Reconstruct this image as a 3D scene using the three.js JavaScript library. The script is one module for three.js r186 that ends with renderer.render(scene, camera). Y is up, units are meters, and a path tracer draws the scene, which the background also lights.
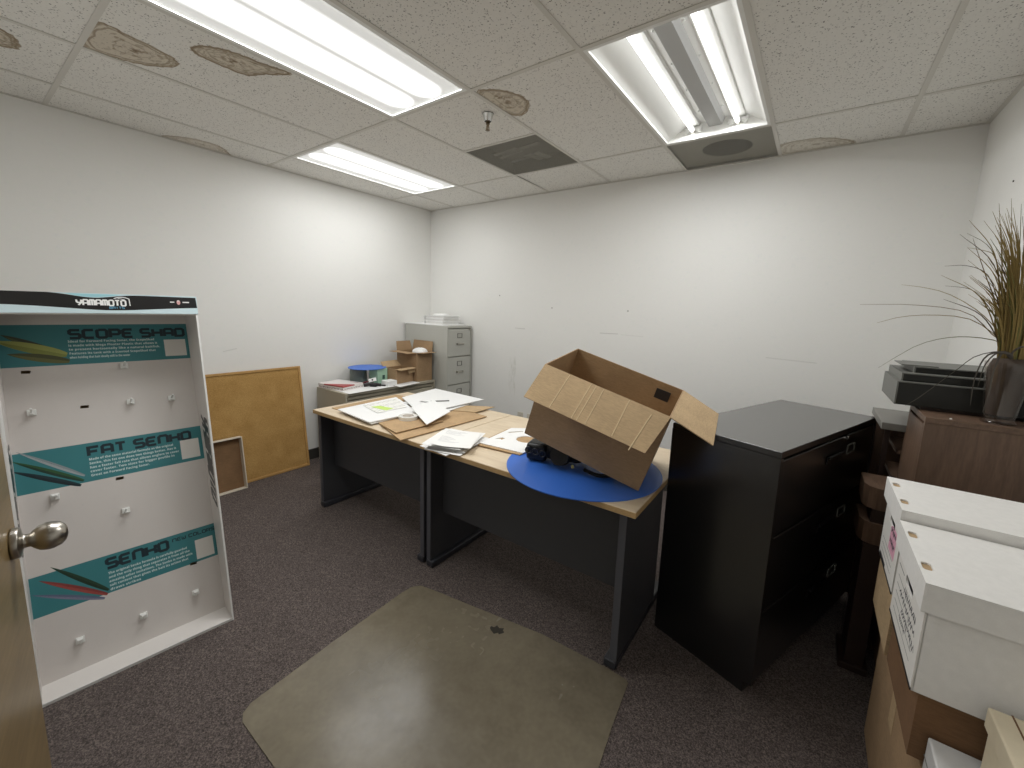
import * as THREE from 'three';
import { RoundedBoxGeometry } from 'three/addons/geometries/RoundedBoxGeometry.js';
import { mergeGeometries } from 'three/addons/utils/BufferGeometryUtils.js';
import { RectAreaLightUniformsLib } from 'three/addons/lights/RectAreaLightUniformsLib.js';

RectAreaLightUniformsLib.init();
const scene = new THREE.Scene();
scene.background = new THREE.Color(0x000000);
const renderer = new THREE.WebGLRenderer({ antialias: true });
renderer.toneMapping = THREE.LinearToneMapping;
renderer.toneMappingExposure = 1.0;
renderer.shadowMap.enabled = true;

// ---------- camera (ultra wide phone lens, solved from the ceiling grid) ----------
const camera = new THREE.PerspectiveCamera(2 * Math.atan(384 / 413.9) * 180 / Math.PI, 1024 / 768, 0.02, 50);
camera.position.set(3.763, 1.5, 3.492);
camera.rotation.order = 'YXZ';
camera.rotation.set(-0.14697, 0.62712, 0.03218);
camera.setViewOffset(1024, 768, 0.636, 15.28, 1024, 768);

// ---------- light levels of the three ceiling fixtures ----------
const LAMP = new THREE.Color(0.99, 1.0, 1.0);
const LENS_RADIANCE = 10;      // lensed troffer over the desks
const CORNER_RADIANCE = 5.0;    // the weaker troffer in the far corner
const HALL_RADIANCE = 5;        // hallway fixture behind the camera
const TUBE_RADIANCE = 92;      // bare tubes of the open troffer

// ---------- helpers ----------
let seed = 7;
const rnd = () => { seed = (seed * 1664525 + 1013904223) >>> 0; return seed / 4294967296; };
const rr = (a, b) => a + (b - a) * rnd();
const taken = new Map();
function numbered(name) {
  const n = taken.get(name) || 0; taken.set(name, n + 1);
  return n ? `${name}_${String(n).padStart(3, '0')}` : name;
}
function shade(o) { o.castShadow = true; o.receiveShadow = true; return o; }
// metre uv from the dominant direction of each face
function uvm(g, s = 1, ou = 0, ov = 0) {
  if (g.index) g = g.toNonIndexed();
  const p = g.attributes.position, uv = new Float32Array(p.count * 2);
  const a = new THREE.Vector3(), b = new THREE.Vector3(), c = new THREE.Vector3();
  for (let i = 0; i < p.count; i += 3) {
    a.fromBufferAttribute(p, i); b.fromBufferAttribute(p, i + 1); c.fromBufferAttribute(p, i + 2);
    const n = b.clone().sub(a).cross(c.clone().sub(a));
    const ax = Math.abs(n.x), ay = Math.abs(n.y), az = Math.abs(n.z);
    [a, b, c].forEach((v, k) => {
      let u, w;
      if (ay >= ax && ay >= az) { u = v.x; w = -v.z; } else if (ax >= az) { u = v.z; w = v.y; } else { u = v.x; w = v.y; }
      uv[(i + k) * 2] = u * s + ou; uv[(i + k) * 2 + 1] = w * s + ov;
    });
  }
  g.setAttribute('uv', new THREE.BufferAttribute(uv, 2));
  return g;
}
const bx = (w, h, d, x = 0, y = 0, z = 0) => uvm(new THREE.BoxGeometry(w, h, d)).translate(x, y, z);
const rbx = (w, h, d, r, x = 0, y = 0, z = 0) => uvm(new RoundedBoxGeometry(w, h, d, 2, r)).translate(x, y, z);
// box given by its limits
const lim = (x0, x1, y0, y1, z0, z1) => bx(x1 - x0, y1 - y0, z1 - z0, (x0 + x1) / 2, (y0 + y1) / 2, (z0 + z1) / 2);
const cyl = (r0, r1, h, n = 24, open = false) => new THREE.CylinderGeometry(r0, r1, h, n, 1, open);
const merge = list => mergeGeometries(list.map(g => (g.index ? g.toNonIndexed() : g)).map(g => { for (const k of Object.keys(g.attributes)) if (!['position', 'normal', 'uv'].includes(k)) g.deleteAttribute(k); return g; }));
function part(name, geo, mat, parent, pos, rot) {
  const m = shade(new THREE.Mesh(geo, mat)); m.name = name;
  if (pos) m.position.set(...pos);
  if (rot) m.rotation.set(...rot);
  parent.add(m); return m;
}
function thing(name, label, category, pos = [0, 0, 0], turn = 0, group) {
  const g = new THREE.Group(); g.name = numbered(name); g.position.set(...pos); g.rotation.y = turn;
  g.userData = { label, category }; if (group) g.userData.group = group;
  scene.add(g); return g;
}
function single(name, geo, mat, label, category, pos = [0, 0, 0], turn = 0, group) {
  const m = shade(new THREE.Mesh(geo, mat)); m.name = numbered(name); m.position.set(...pos); m.rotation.y = turn;
  m.userData = { label, category }; if (group) m.userData.group = group;
  scene.add(m); return m;
}
function struct(name, geo, mat, label) {
  const m = shade(new THREE.Mesh(geo, mat)); m.name = name;
  m.userData = { kind: 'structure', label, category: name.split('_')[0] }; scene.add(m); return m;
}
// flat plate from an outline in x,z (centred on its own middle); returns [geometry, centre]
function plate(pts, t, holes = [], curve = 8) {
  const cx = pts.reduce((s, p) => s + p[0], 0) / pts.length, cz = pts.reduce((s, p) => s + p[1], 0) / pts.length;
  const sh = new THREE.Shape(pts.map(p => new THREE.Vector2(p[0] - cx, -(p[1] - cz))));
  for (const h of holes) sh.holes.push(new THREE.Path(h.map(p => new THREE.Vector2(p[0] - cx, -(p[1] - cz)))));
  const g = new THREE.ExtrudeGeometry(sh, { depth: t, bevelEnabled: false, curveSegments: curve });
  g.rotateX(-Math.PI / 2);
  return [uvm(g), [cx, cz]];
}
const circlePts = (cx, cz, r, n = 48, rz = r) => Array.from({ length: n }, (_, i) => [cx + r * Math.cos(i / n * 2 * Math.PI), cz + rz * Math.sin(i / n * 2 * Math.PI)]);

// ---------- procedural textures ----------
function hash(x, y, s) { let h = (x * 374761393 + y * 668265263 + s * 974634777) | 0; h = Math.imul(h ^ (h >>> 13), 1274126177); return ((h ^ (h >>> 16)) >>> 0) / 4294967296; }
function vnoise(x, y, per, s) {   // periodic value noise
  const xi = Math.floor(x), yi = Math.floor(y), fx = x - xi, fy = y - yi, w = v => ((v % per) + per) % per;
  const u = fx * fx * (3 - 2 * fx), v = fy * fy * (3 - 2 * fy);
  const a = hash(w(xi), w(yi), s), b = hash(w(xi + 1), w(yi), s), c = hash(w(xi), w(yi + 1), s), d = hash(w(xi + 1), w(yi + 1), s);
  return a + (b - a) * u + (c - a) * v + (a - b - c + d) * u * v;
}
function dataTex(n, fn, srgb = true, m = n) {
  const d = new Uint8Array(n * m * 4);
  for (let y = 0; y < m; y++) for (let x = 0; x < n; x++) {
    const c = fn(x / n, y / m, x, y), i = (y * n + x) * 4;
    for (let k = 0; k < 3; k++) d[i + k] = Math.max(0, Math.min(255, c[k]));
    d[i + 3] = 255;
  }
  const t = new THREE.DataTexture(d, n, m); t.wrapS = t.wrapT = THREE.RepeatWrapping; t.magFilter = THREE.LinearFilter; t.minFilter = THREE.LinearMipmapLinearFilter; t.generateMipmaps = true;
  if (srgb) t.colorSpace = THREE.SRGBColorSpace; t.needsUpdate = true; return t;
}
function canvasTex(w, h, draw) {
  const c = document.createElement('canvas'); c.width = w; c.height = h; draw(c.getContext('2d'), w, h);
  const t = new THREE.CanvasTexture(c); t.colorSpace = THREE.SRGBColorSpace; return t;
}
const rep = (t, a, b = a) => { const c = t.clone(); c.wrapS = c.wrapT = THREE.RepeatWrapping; c.repeat.set(a, b); c.needsUpdate = true; return c; };
const turned = t => { t.rotation = Math.PI / 2; return t; };
const mix3 = (a, b, t) => a.map((v, i) => v + (b[i] - v) * t);
const grey = v => [v, v, v];
const T = {};
T.fine = dataTex(256, (u, v, x, y) => grey(255 * (0.5 * hash(x, y, 3) + 0.5 * vnoise(u * 64, v * 64, 64, 4))), false);
T.soft = dataTex(256, (u, v) => grey(255 * (0.5 * vnoise(u * 16, v * 16, 16, 5) + 0.3 * vnoise(u * 48, v * 48, 48, 6) + 0.2 * vnoise(u * 100, v * 100, 100, 7))), false);
T.carpet = dataTex(512, (u, v, x, y) => {
  const l = vnoise(u * 200, v * 200, 200, 11), f = hash(x, y, 12), c = vnoise(u * 6, v * 6, 6, 13), k = vnoise(u * 110, v * 110, 110, 14);
  let t = 0.5 * l + 0.2 * f + 0.3 * k; t = Math.pow(t, 1.5) * 1.7;
  const base = mix3([36, 31, 30], [136, 123, 117], Math.min(1, t));
  return mix3(base, [80, 71, 68], 0.15 + 0.12 * c);
});
T.carpetBump = dataTex(512, (u, v, x, y) => grey(255 * (0.65 * vnoise(u * 200, v * 200, 200, 11) + 0.35 * hash(x, y, 12))), false);
T.card = dataTex(512, (u, v, x, y) => {
  const f = vnoise(u * 40, v * 256, 256, 21), s = vnoise(u * 9, v * 9, 9, 22), h = hash(x, y, 23);
  const k = 0.9 + 0.1 * f + 0.06 * (s - 0.5) + 0.05 * (h - 0.5); return [255 * k, 255 * k, 254 * k];
});
T.whitecard = dataTex(256, (u, v, x, y) => { const k = 0.965 + 0.02 * vnoise(u * 30, v * 30, 30, 24) + 0.015 * hash(x, y, 25); return grey(255 * k); });
T.cork = dataTex(512, (u, v, x, y) => {
  const f = vnoise(u * 150, v * 150, 150, 31), h = hash(x, y, 32), s = vnoise(u * 7, v * 7, 7, 33);
  const t = 0.5 * f + 0.25 * h + 0.25 * s; return mix3([152, 113, 58], [206, 168, 106], t);
});
const woodTex = (dark, light, s, freq) => dataTex(512, (u, v, x, y) => {
  const w = vnoise(u * 3, v * 5, 8, s) * 2.2, g = vnoise(u * 6, (v * freq + w), 4096, s + 1), f = vnoise(u * 30, v * 220, 512, s + 2), h = hash(x, y, s + 3);
  return mix3(dark, light, Math.min(1, 0.45 * g + 0.35 * f + 0.1 * h + 0.12));
});
T.maple = woodTex([201, 180, 150], [228, 211, 184], 41, 34);
T.walnut = woodTex([84, 64, 50], [116, 92, 74], 51, 60);
T.door = woodTex([112, 92, 56], [150, 126, 84], 61, 22);
T.paint = dataTex(256, (u, v, x, y) => { const k = 248 + 5 * vnoise(u * 8, v * 8, 8, 71) + 2 * hash(x, y, 72); return grey(k); });
T.mat = dataTex(1024, (u, v, x, y) => {
  const a = vnoise(u * 5, v * 5, 5, 81), b = vnoise(u * 22, v * 22, 22, 82), c = vnoise(u * 90, v * 90, 90, 83), h = hash(x, y, 84);
  const t = 0.45 * a + 0.25 * b + 0.18 * c + 0.12 * h; return mix3([102, 94, 79], [138, 129, 110], t);
});
T.matRough = dataTex(256, (u, v, x, y) => grey(255 * (0.36 + 0.16 * vnoise(u * 6, v * 6, 6, 85) + 0.08 * vnoise(u * 60, v * 60, 60, 86))), false);

const std = (color, roughness = 0.6, o = {}) => new THREE.MeshStandardMaterial({ color, roughness, ...o });
const phys = (color, roughness = 0.6, o = {}) => new THREE.MeshPhysicalMaterial({ color, roughness, ...o });
const bump = (t, r, s) => ({ bumpMap: rep(t, r), bumpScale: s });
const M = {
  wallRight: std(0xeeede9, 0.75, { map: rep(T.paint, 0.8), ...bump(T.soft, 3, 0.0003) }),
  carpet: std(0xffffff, 1, { map: rep(T.carpet, 2), ...bump(T.carpetBump, 2, 0.004) }),
  slab: std(0x9a9890, 0.9),
  tee: std(0xd8d5cd, 0.6),
  lampFrame: std(0xeeeeea, 0.45),
  pan: std(0xf2f2ee, 0.35),
  ballast: std(0xb8b8b6, 0.5),
  holder: std(0xe8e8e4, 0.5),
  chrome: std(0xd6d6d4, 0.18, { metalness: 1 }),
  brass: std(0x6b5d48, 0.4, { metalness: 1 }),
  nickel: std(0xb9b4ab, 0.3, { metalness: 1 }),
  base: std(0x3a3834, 0.6),
  maple: std(0xffffff, 0.42, { map: rep(T.maple, 1.1), ...bump(T.fine, 6, 0.0002) }),
  mapleEdge: std(0xc9a878, 0.5, { map: rep(T.card, 3) }),
  charcoal: std(0x3d3e42, 0.5, bump(T.fine, 8, 0.0004)),
  charcoalFoot: std(0x33343a, 0.4),
  blackMetal: phys(0x121213, 0.32, { ior: 1.7, clearcoat: 0.8, clearcoatRoughness: 0.2 }),
  blackPlastic: std(0x0c0c0d, 0.4),
  blackSoft: std(0x0d0d0f, 0.7, bump(T.fine, 12, 0.001)),
  greyMetal: std(0xbcbcb4, 0.45, bump(T.fine, 10, 0.0002)),
  greyMetalDark: std(0x6f6f6a, 0.5),
  putty: std(0xb3ac9a, 0.5, bump(T.fine, 10, 0.0002)),
  puttyDark: std(0x938d7c, 0.5),
  card: std(0xac8e6c, 0.85, { map: rep(T.card, 2) }),
  cardPale: std(0xc2a680, 0.85, { map: rep(T.card, 2) }),
  cardIn: std(0xaa8c68, 0.9, { map: rep(T.card, 2) }),
  cardCut: std(0x9c774e, 0.95),
  cardDark: std(0x7c5c3f, 0.9, { map: rep(T.card, 2) }),
  sheetBrown: std(0xc0a078, 0.85, { map: rep(T.card, 2) }),
  white: std(0xf0efec, 0.6, { map: rep(T.whitecard, 2) }),
  whiteBoard: std(0xf4f4f2, 0.5),
  paper: std(0xf4f3f0, 0.8, { map: rep(T.whitecard, 2) }),
  blue: std(0x3a70cf, 0.42, bump(T.fine, 6, 0.0002)),
  cork: std(0xffffff, 0.95, { map: rep(T.cork, 2), ...bump(T.fine, 8, 0.0008) }),
  oak: std(0xc59a5c, 0.6, { map: rep(T.card, 2) }),
  paleTrim: std(0xd9cfbd, 0.6),
  brownBoard: std(0x8a6a4a, 0.85, { map: rep(T.card, 2) }),
  walnut: std(0xffffff, 0.5, { map: turned(rep(T.walnut, 1.3)), ...bump(T.fine, 6, 0.0002) }),
  walnutDark: std(0x2c1c15, 0.6),
  greyLam: std(0x77746e, 0.4),
  deviceBlack: std(0x14140f, 0.5, bump(T.fine, 10, 0.0002)),
  deviceGrey: std(0x6f6f6a, 0.5),
  banker: std(0xf0eeea, 0.8, { map: rep(T.whitecard, 3) }),
  cream: std(0xdacdb2, 0.85, { map: rep(T.whitecard, 3) }),
  greyBox: std(0xc9c8c6, 0.8, { map: rep(T.whitecard, 2) }),
  door: phys(0xffffff, 0.45, { map: rep(T.door, 0.7), clearcoat: 0.3, clearcoatRoughness: 0.25 }),
  displayWhite: phys(0xe4dfda, 0.5, { clearcoat: 0.25, clearcoatRoughness: 0.3, bumpMap: rep(T.soft, 2), bumpScale: 0.0006 }),
  pegWhite: std(0xeeeeea, 0.35),
  mat: phys(0xffffff, 0.5, { map: rep(T.mat, 0.9), roughnessMap: rep(T.matRough, 0.8), ...bump(T.soft, 0.6, 0.0005) }),
  outlet: std(0xd9d3c4, 0.4), slot: std(0x3a352c, 0.6),
  glass: phys(0xf4f2f0, 0.06, { transmission: 1, thickness: 0, ior: 1.45 }),
  soil: std(0x6a5b50, 0.95, bump(T.fine, 20, 0.004)),
};
M.legTrim = std(0x53545a, 0.45);
M.crease = std(0xd6c09a, 0.85);
const perfAlpha = dataTex(16, (u, v) => grey(Math.hypot(u - 0.5, v - 0.5) < 0.41 ? 0 : 255), false);

// ---------- room shell ----------
const W = 4.41, D = 3.66, H = 2.578, TOP = 2.86, HALL = 5.0;
struct('floor', lim(-0.12, W + 0.12, -0.12, 0, -0.12, HALL + 0.12), M.carpet, 'dark brown speckled loop carpet over the whole office floor');
const scuff = (marks, w, h) => canvasTex(1024, Math.round(1024 * h / w), (g, cw, ch) => {
  g.fillStyle = '#eeede9'; g.fillRect(0, 0, cw, ch);
  for (let i = 0; i < 9000; i++) { const k = 232 + Math.floor(rnd() * 10); g.fillStyle = `rgba(${k},${k},${k - 4},0.2)`; g.fillRect(rnd() * cw, rnd() * ch, 2 + rnd() * 5, 2 + rnd() * 4); }
  marks(g, (x, y) => [x / w * cw, (1 - y / h) * ch], cw / w);
});
function wallMat(tex) { return std(0xffffff, 0.75, { map: tex, ...bump(T.soft, 14, 0.0003) }); }
const plane01 = (g, x0, x1, y0, y1, axis, flip) => {   // overwrite uv so that the whole wall spans 0..1
  const p = g.attributes.position, uv = g.attributes.uv;
  for (let i = 0; i < p.count; i++) { const a = axis === 'x' ? p.getX(i) : p.getZ(i); let u = (a - x0) / (x1 - x0); if (flip) u = 1 - u; uv.setXY(i, u, (p.getY(i) - y0) / (y1 - y0)); }
  return g;
};
const backTex = scuff((g, P, s) => {
  const line = (x0, y0, x1, y1, a, w = 1.2) => { g.strokeStyle = `rgba(120,118,110,${a})`; g.lineWidth = w; g.beginPath(); g.moveTo(...P(x0, y0)); g.lineTo(...P(x1, y1)); g.stroke(); };
  for (const [x, y] of [[1.693, 1.507], [2.45, 1.501], [1.05, 1.62]]) { g.fillStyle = 'rgba(70,66,60,0.9)'; g.beginPath(); g.arc(...P(x, y), 1.1, 0, 7); g.fill(); }
  line(1.262, 1.291, 1.387, 1.288, 0.3); line(2.205, 1.297, 2.375, 1.299, 0.3); line(2.4, 1.295, 2.6, 1.29, 0.15, 0.8);
  for (let i = 0; i < 60; i++) { const x = 1.2 + 0.09 * rnd(), y = 0.62 + 0.38 * rnd(); line(x, y, x + 0.01 * (rnd() - 0.5), y - 0.03 - 0.07 * rnd(), 0.05, 1 + 2 * rnd()); }
  line(3.5, 1.2, 3.8, 1.19, 0.2, 1);
}, W, TOP);
struct('wall_back', plane01(lim(-0.12, W + 0.12, 0, TOP, -0.12, 0), 0, W, 0, TOP, 'x'), wallMat(backTex), 'white painted back wall with small nail holes and scuffs');
const leftTex = scuff((g, P) => { g.strokeStyle = 'rgba(130,128,120,0.25)'; g.lineWidth = 1; g.beginPath(); g.moveTo(...P(2.1, 1.1)); g.lineTo(...P(2.2, 1.08)); g.stroke(); }, HALL, TOP);
struct('wall_left', plane01(lim(-0.12, 0, 0, TOP, 0, HALL + 0.12), 0, HALL, 0, TOP, 'z'), wallMat(leftTex), 'white painted wall behind the corkboard');
{
  const g = struct('wall_right', lim(W, W + 0.12, 0, TOP, 0, HALL + 0.12), M.wallRight, 'white painted wall behind the dried grass');
  part('nail_hole', cyl(0.004, 0.004, 0.004, 10).rotateZ(Math.PI / 2), M.slot, g, [W - 0.0015, 2.133, 0.586]);
}
// front wall behind the camera, with the doorway
const DX0 = 3.22, DX1 = 4.13, DH = 2.05;
struct('wall_front', merge([lim(0, DX0 - 0.05, 0, TOP, D, D + 0.12), lim(DX1 + 0.05, W, 0, TOP, D, D + 0.12), lim(DX0 - 0.05, DX1 + 0.05, DH + 0.05, TOP, D, D + 0.12)]), M.wallRight, 'white wall with the doorway, behind the open door');
struct('trim_1', merge([lim(DX0 - 0.05, DX0, 0, DH + 0.05, D - 0.02, D + 0.14), lim(DX1, DX1 + 0.05, 0, DH + 0.05, D - 0.02, D + 0.14), lim(DX0, DX1, DH, DH + 0.05, D - 0.02, D + 0.14)]), M.base, 'dark door frame around the doorway');
struct('wall_hall', lim(0, W, 0, TOP, HALL, HALL + 0.12), M.wallRight, 'white wall of the hallway outside the doorway');
struct('baseboard_left', rbx(0.012, 0.1, D - 0.02, 0.004, 0.007, 0.05, D / 2), M.base, 'dark vinyl baseboard along the corkboard wall');
struct('baseboard_back', rbx(W - 0.03, 0.1, 0.012, 0.004, W / 2, 0.05, 0.007), M.base, 'dark vinyl baseboard along the back wall');
struct('baseboard_right', rbx(0.012, 0.1, D - 0.03, 0.004, W - 0.007, 0.05, D / 2 + 0.01), M.base, 'dark vinyl baseboard along the wall behind the boxes');

// ---------- suspended ceiling: grid, tiles ----------
const GX0 = 0.394, GZ0 = 0.576, TS = 0.6096;
const ceiling = new THREE.Group(); ceiling.name = 'ceiling'; ceiling.userData = { kind: 'structure', label: 'suspended ceiling of white fissured tiles with water stains', category: 'ceiling' }; scene.add(ceiling);
part('deck', lim(-0.12, W + 0.12, TOP, TOP + 0.1, -0.12, HALL + 0.12), M.slab, ceiling);
const speckle = (g, w, h, n, s0) => {
  let s = s0; const r = () => { s = (s * 1664525 + 1013904223) >>> 0; return s / 4294967296; };
  g.fillStyle = '#edebe5'; g.fillRect(0, 0, w, h);
  for (let i = 0; i < 7000; i++) { const k = 218 + Math.floor(r() * 26); g.fillStyle = `rgba(${k},${k - 2},${k - 8},0.5)`; g.fillRect(r() * w, r() * h, 2 + r() * 4, 2 + r() * 4); }
  for (let i = 0; i < n; i++) {
    const x = r() * w, y = r() * h, l = 1.5 + r() * r() * 6, a = r() * 6.28, k = 78 + Math.floor(r() * 60);
    g.strokeStyle = `rgba(${k},${k - 4},${k - 10},${0.4 + 0.55 * r()})`; g.lineWidth = 1.8 + r() * r() * 3.6;
    g.beginPath(); g.moveTo(x, y); g.lineTo(x + Math.cos(a) * l, y + Math.sin(a) * l); g.stroke();
  }
};
const TW = 512, TH = 1024;
const tileTex = [1, 2, 3].map(k => canvasTex(TW, TH, (g, w, h) => speckle(g, w, h, 2600, k * 911)));
const tileMats = tileTex.map(t => std(0xffffff, 0.95, { map: t }));
// a water stain: an irregular brown rim round a mottled tan middle, given in tile metres
function stainTile(list, x0, z0, wx, wz, s0) {
  const t = canvasTex(TW, TH, (g, w, h) => {
    speckle(g, w, h, 2600, s0);
    let s = s0 * 77 + 5; const r = () => { s = (s * 1664525 + 1013904223) >>> 0; return s / 4294967296; };
    const px = x => (x - x0) / TS * w, py = z => (z - z0) / (2 * TS) * h;
    for (const { pts, faint = 1 } of list) {
      const P = pts.map(([x, z]) => [px(x), py(z)]), n = P.length, ring = [];
      for (let i = 0; i < n; i++) {
        const a = P[(i + n - 1) % n], b = P[i], c = P[(i + 1) % n], d = P[(i + 2) % n];
        for (let k = 0; k < 8; k++) {
          const u = k / 8, q = j => 0.5 * (2 * b[j] + (c[j] - a[j]) * u + (2 * a[j] - 5 * b[j] + 4 * c[j] - d[j]) * u * u + (3 * b[j] - a[j] - 3 * c[j] + d[j]) * u * u * u);
          ring.push([q(0) + (r() - 0.5) * 7, q(1) + (r() - 0.5) * 7]);
        }
      }
      const path = () => { g.beginPath(); ring.forEach((p, i) => (i ? g.lineTo(...p) : g.moveTo(...p))); g.closePath(); };
      const mx = P.reduce((q, p) => q + p[0], 0) / n, my = P.reduce((q, p) => q + p[1], 0) / n;
      path(); g.fillStyle = `rgba(196,182,158,${0.55 * faint})`; g.fill();
      for (let m = 0; m < 7; m++) {      // several uneven tide marks
        const f = 1 - 0.012 * m * m * (0.4 + r()); g.strokeStyle = `rgba(${104 + m * 6},${82 + m * 7},${54 + m * 8},${0.34 * faint})`; g.lineWidth = 4 + 7 * r(); g.lineJoin = 'round';
        g.beginPath(); ring.forEach((p, i) => { const X = mx + (p[0] - mx) * f + (r() - 0.5) * 9, Y = my + (p[1] - my) * f + (r() - 0.5) * 9; i ? g.lineTo(X, Y) : g.moveTo(X, Y); }); g.closePath(); g.stroke();
      }
      for (let i = 0; i < 60; i++) {
        const q = ring[Math.floor(r() * ring.length)], u = r() * 0.75; const x = mx + (q[0] - mx) * u, y = my + (q[1] - my) * u;
        g.fillStyle = `rgba(104,84,58,${(0.08 + 0.2 * r()) * faint})`; g.beginPath(); g.ellipse(x, y, 3 + r() * 16, 2 + r() * 8, r() * 3, 0, 7); g.fill();
      }
    }
  });
  return std(0xffffff, 0.95, { map: t });
}
const stains = {
  '1,1': [{ pts: [[1.02, 3.01], [1.03, 2.86], [1.10, 2.76], [1.2, 2.715], [1.26, 2.76], [1.29, 2.9], [1.29, 3.01]] }, { pts: [[1.37, 2.64], [1.38, 2.5], [1.46, 2.45], [1.58, 2.38], [1.56, 2.5], [1.53, 2.64], [1.47, 2.71], [1.4, 2.72]] }],
  '0,2': [{ pts: [[0.68, 3.3], [0.7, 3.19], [0.76, 3.17], [0.86, 3.2], [0.9, 3.3], [0.8, 3.36]] }],
  '3,0': [{ pts: [[2.225, 1.74], [2.225, 1.5], [2.29, 1.43], [2.38, 1.5], [2.41, 1.6], [2.36, 1.7], [2.29, 1.76]] }],
  '5,-1': [{ pts: [[3.45, 0.2], [3.45, 0.005], [3.79, 0.005], [3.82, 0.07], [3.7, 0.2], [3.58, 0.235]], faint: 0.55 }],
  '-1,1': [{ pts: [[0.003, 2.46], [0.1, 2.42], [0.165, 2.31], [0.15, 2.18], [0.06, 2.1], [0.003, 2.09]], faint: 0.5 }],
};
const colEdge = [0]; for (let k = 0; GX0 + k * TS < W; k++) colEdge.push(GX0 + k * TS); colEdge.push(W);
const rowEdge = [0]; for (let k = 0; GZ0 + k * 2 * TS < D; k++) rowEdge.push(GZ0 + k * 2 * TS); rowEdge.push(D);
const FACE = H;                 // lower face of the tees
const tileGeo = (x0, x1, z0, z1, ox, oz) => {
  const g = rbx(x1 - x0 - 0.01, 0.016, z1 - z0 - 0.01, 0.002, (x0 + x1) / 2, 0, (z0 + z1) / 2);
  const p = g.attributes.position, uv = g.attributes.uv;
  for (let i = 0; i < p.count; i++) uv.setXY(i, (p.getX(i) - ox) / TS, 1 - (p.getZ(i) - oz) / (2 * TS));
  return g.translate(-(x0 + x1) / 2, 0, -(z0 + z1) / 2);
};
function tile(x0, x1, z0, z1, mat, ox, oz, tilt = 0, dy = 0) { part('ceiling_tile', tileGeo(x0, x1, z0, z1, ox, oz), mat, ceiling, [(x0 + x1) / 2, FACE + 0.0115 + dy, (z0 + z1) / 2], [tilt, 0, 0]); }
for (let c = 0; c < colEdge.length - 1; c++) for (let r = 0; r < rowEdge.length - 1; r++) {
  const x0 = colEdge[c], x1 = colEdge[c + 1], z0 = rowEdge[r], z1 = rowEdge[r + 1], key = `${c - 1},${r - 1}`;
  const ox = c === 0 ? x1 - TS : x0, oz = r === 0 ? z1 - 2 * TS : z0;
  if (key === '2,1' || key === '0,0' || key === '4,0' || key === '4,-1') continue;     // lights and return grille
  const mat = stains[key] ? stainTile(stains[key], ox, oz, 0, 0, c * 13 + r * 7 + 3) : tileMats[(c * 2 + r) % 3];
  if (key === '2,0') { tile(x0, x1, z0 + TS, z1, tileMats[1], x0, z0); continue; }      // half tile with the sprinkler, diffuser beside it
  if (key === '2,-1') { tile(x0, x1, z0, z1 - 0.03, mat, ox, oz, -0.012, 0.004); continue; }   // slipped back, leaving a dark gap
  tile(x0, x1, z0, z1, mat, ox, oz, 0, 0);
}
const teeGeo = (x0, x1, z0, z1) => lim(x0, x1, FACE, FACE + 0.003, z0, z1);
for (let k = 1; k < colEdge.length - 1; k++) part('grid_runner', merge([teeGeo(colEdge[k] - 0.011, colEdge[k] + 0.011, 0, D), lim(colEdge[k] - 0.001, colEdge[k] + 0.001, FACE + 0.003, FACE + 0.035, 0, D)]), M.tee, ceiling);
for (let r = 1; r < rowEdge.length - 1; r++) for (let c = 0; c < colEdge.length - 1; c++)
  part('grid_cross_bar', merge([teeGeo(colEdge[c] + 0.011, colEdge[c + 1] - 0.011, rowEdge[r] - 0.011, rowEdge[r] + 0.011), lim(colEdge[c] + 0.011, colEdge[c + 1] - 0.011, FACE + 0.003, FACE + 0.03, rowEdge[r] - 0.001, rowEdge[r] + 0.001)]), M.tee, ceiling);
part('grid_cross_bar', teeGeo(colEdge[3] + 0.011, colEdge[4] - 0.011, GZ0 + TS - 0.011, GZ0 + TS + 0.011), M.tee, ceiling);
for (const g of [teeGeo(0, 0.02, 0.02, D), teeGeo(W - 0.02, W, 0.02, D), teeGeo(0, W, 0, 0.02), teeGeo(0, W, D - 0.02, D)]) part('wall_angle', g.translate(0, -0.0012, 0), M.tee, ceiling);
// hallway ceiling beyond the doorway
part('hall_ceiling', lim(0, W, 2.5, 2.54, D + 0.12, HALL), M.slab, ceiling);

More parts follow.
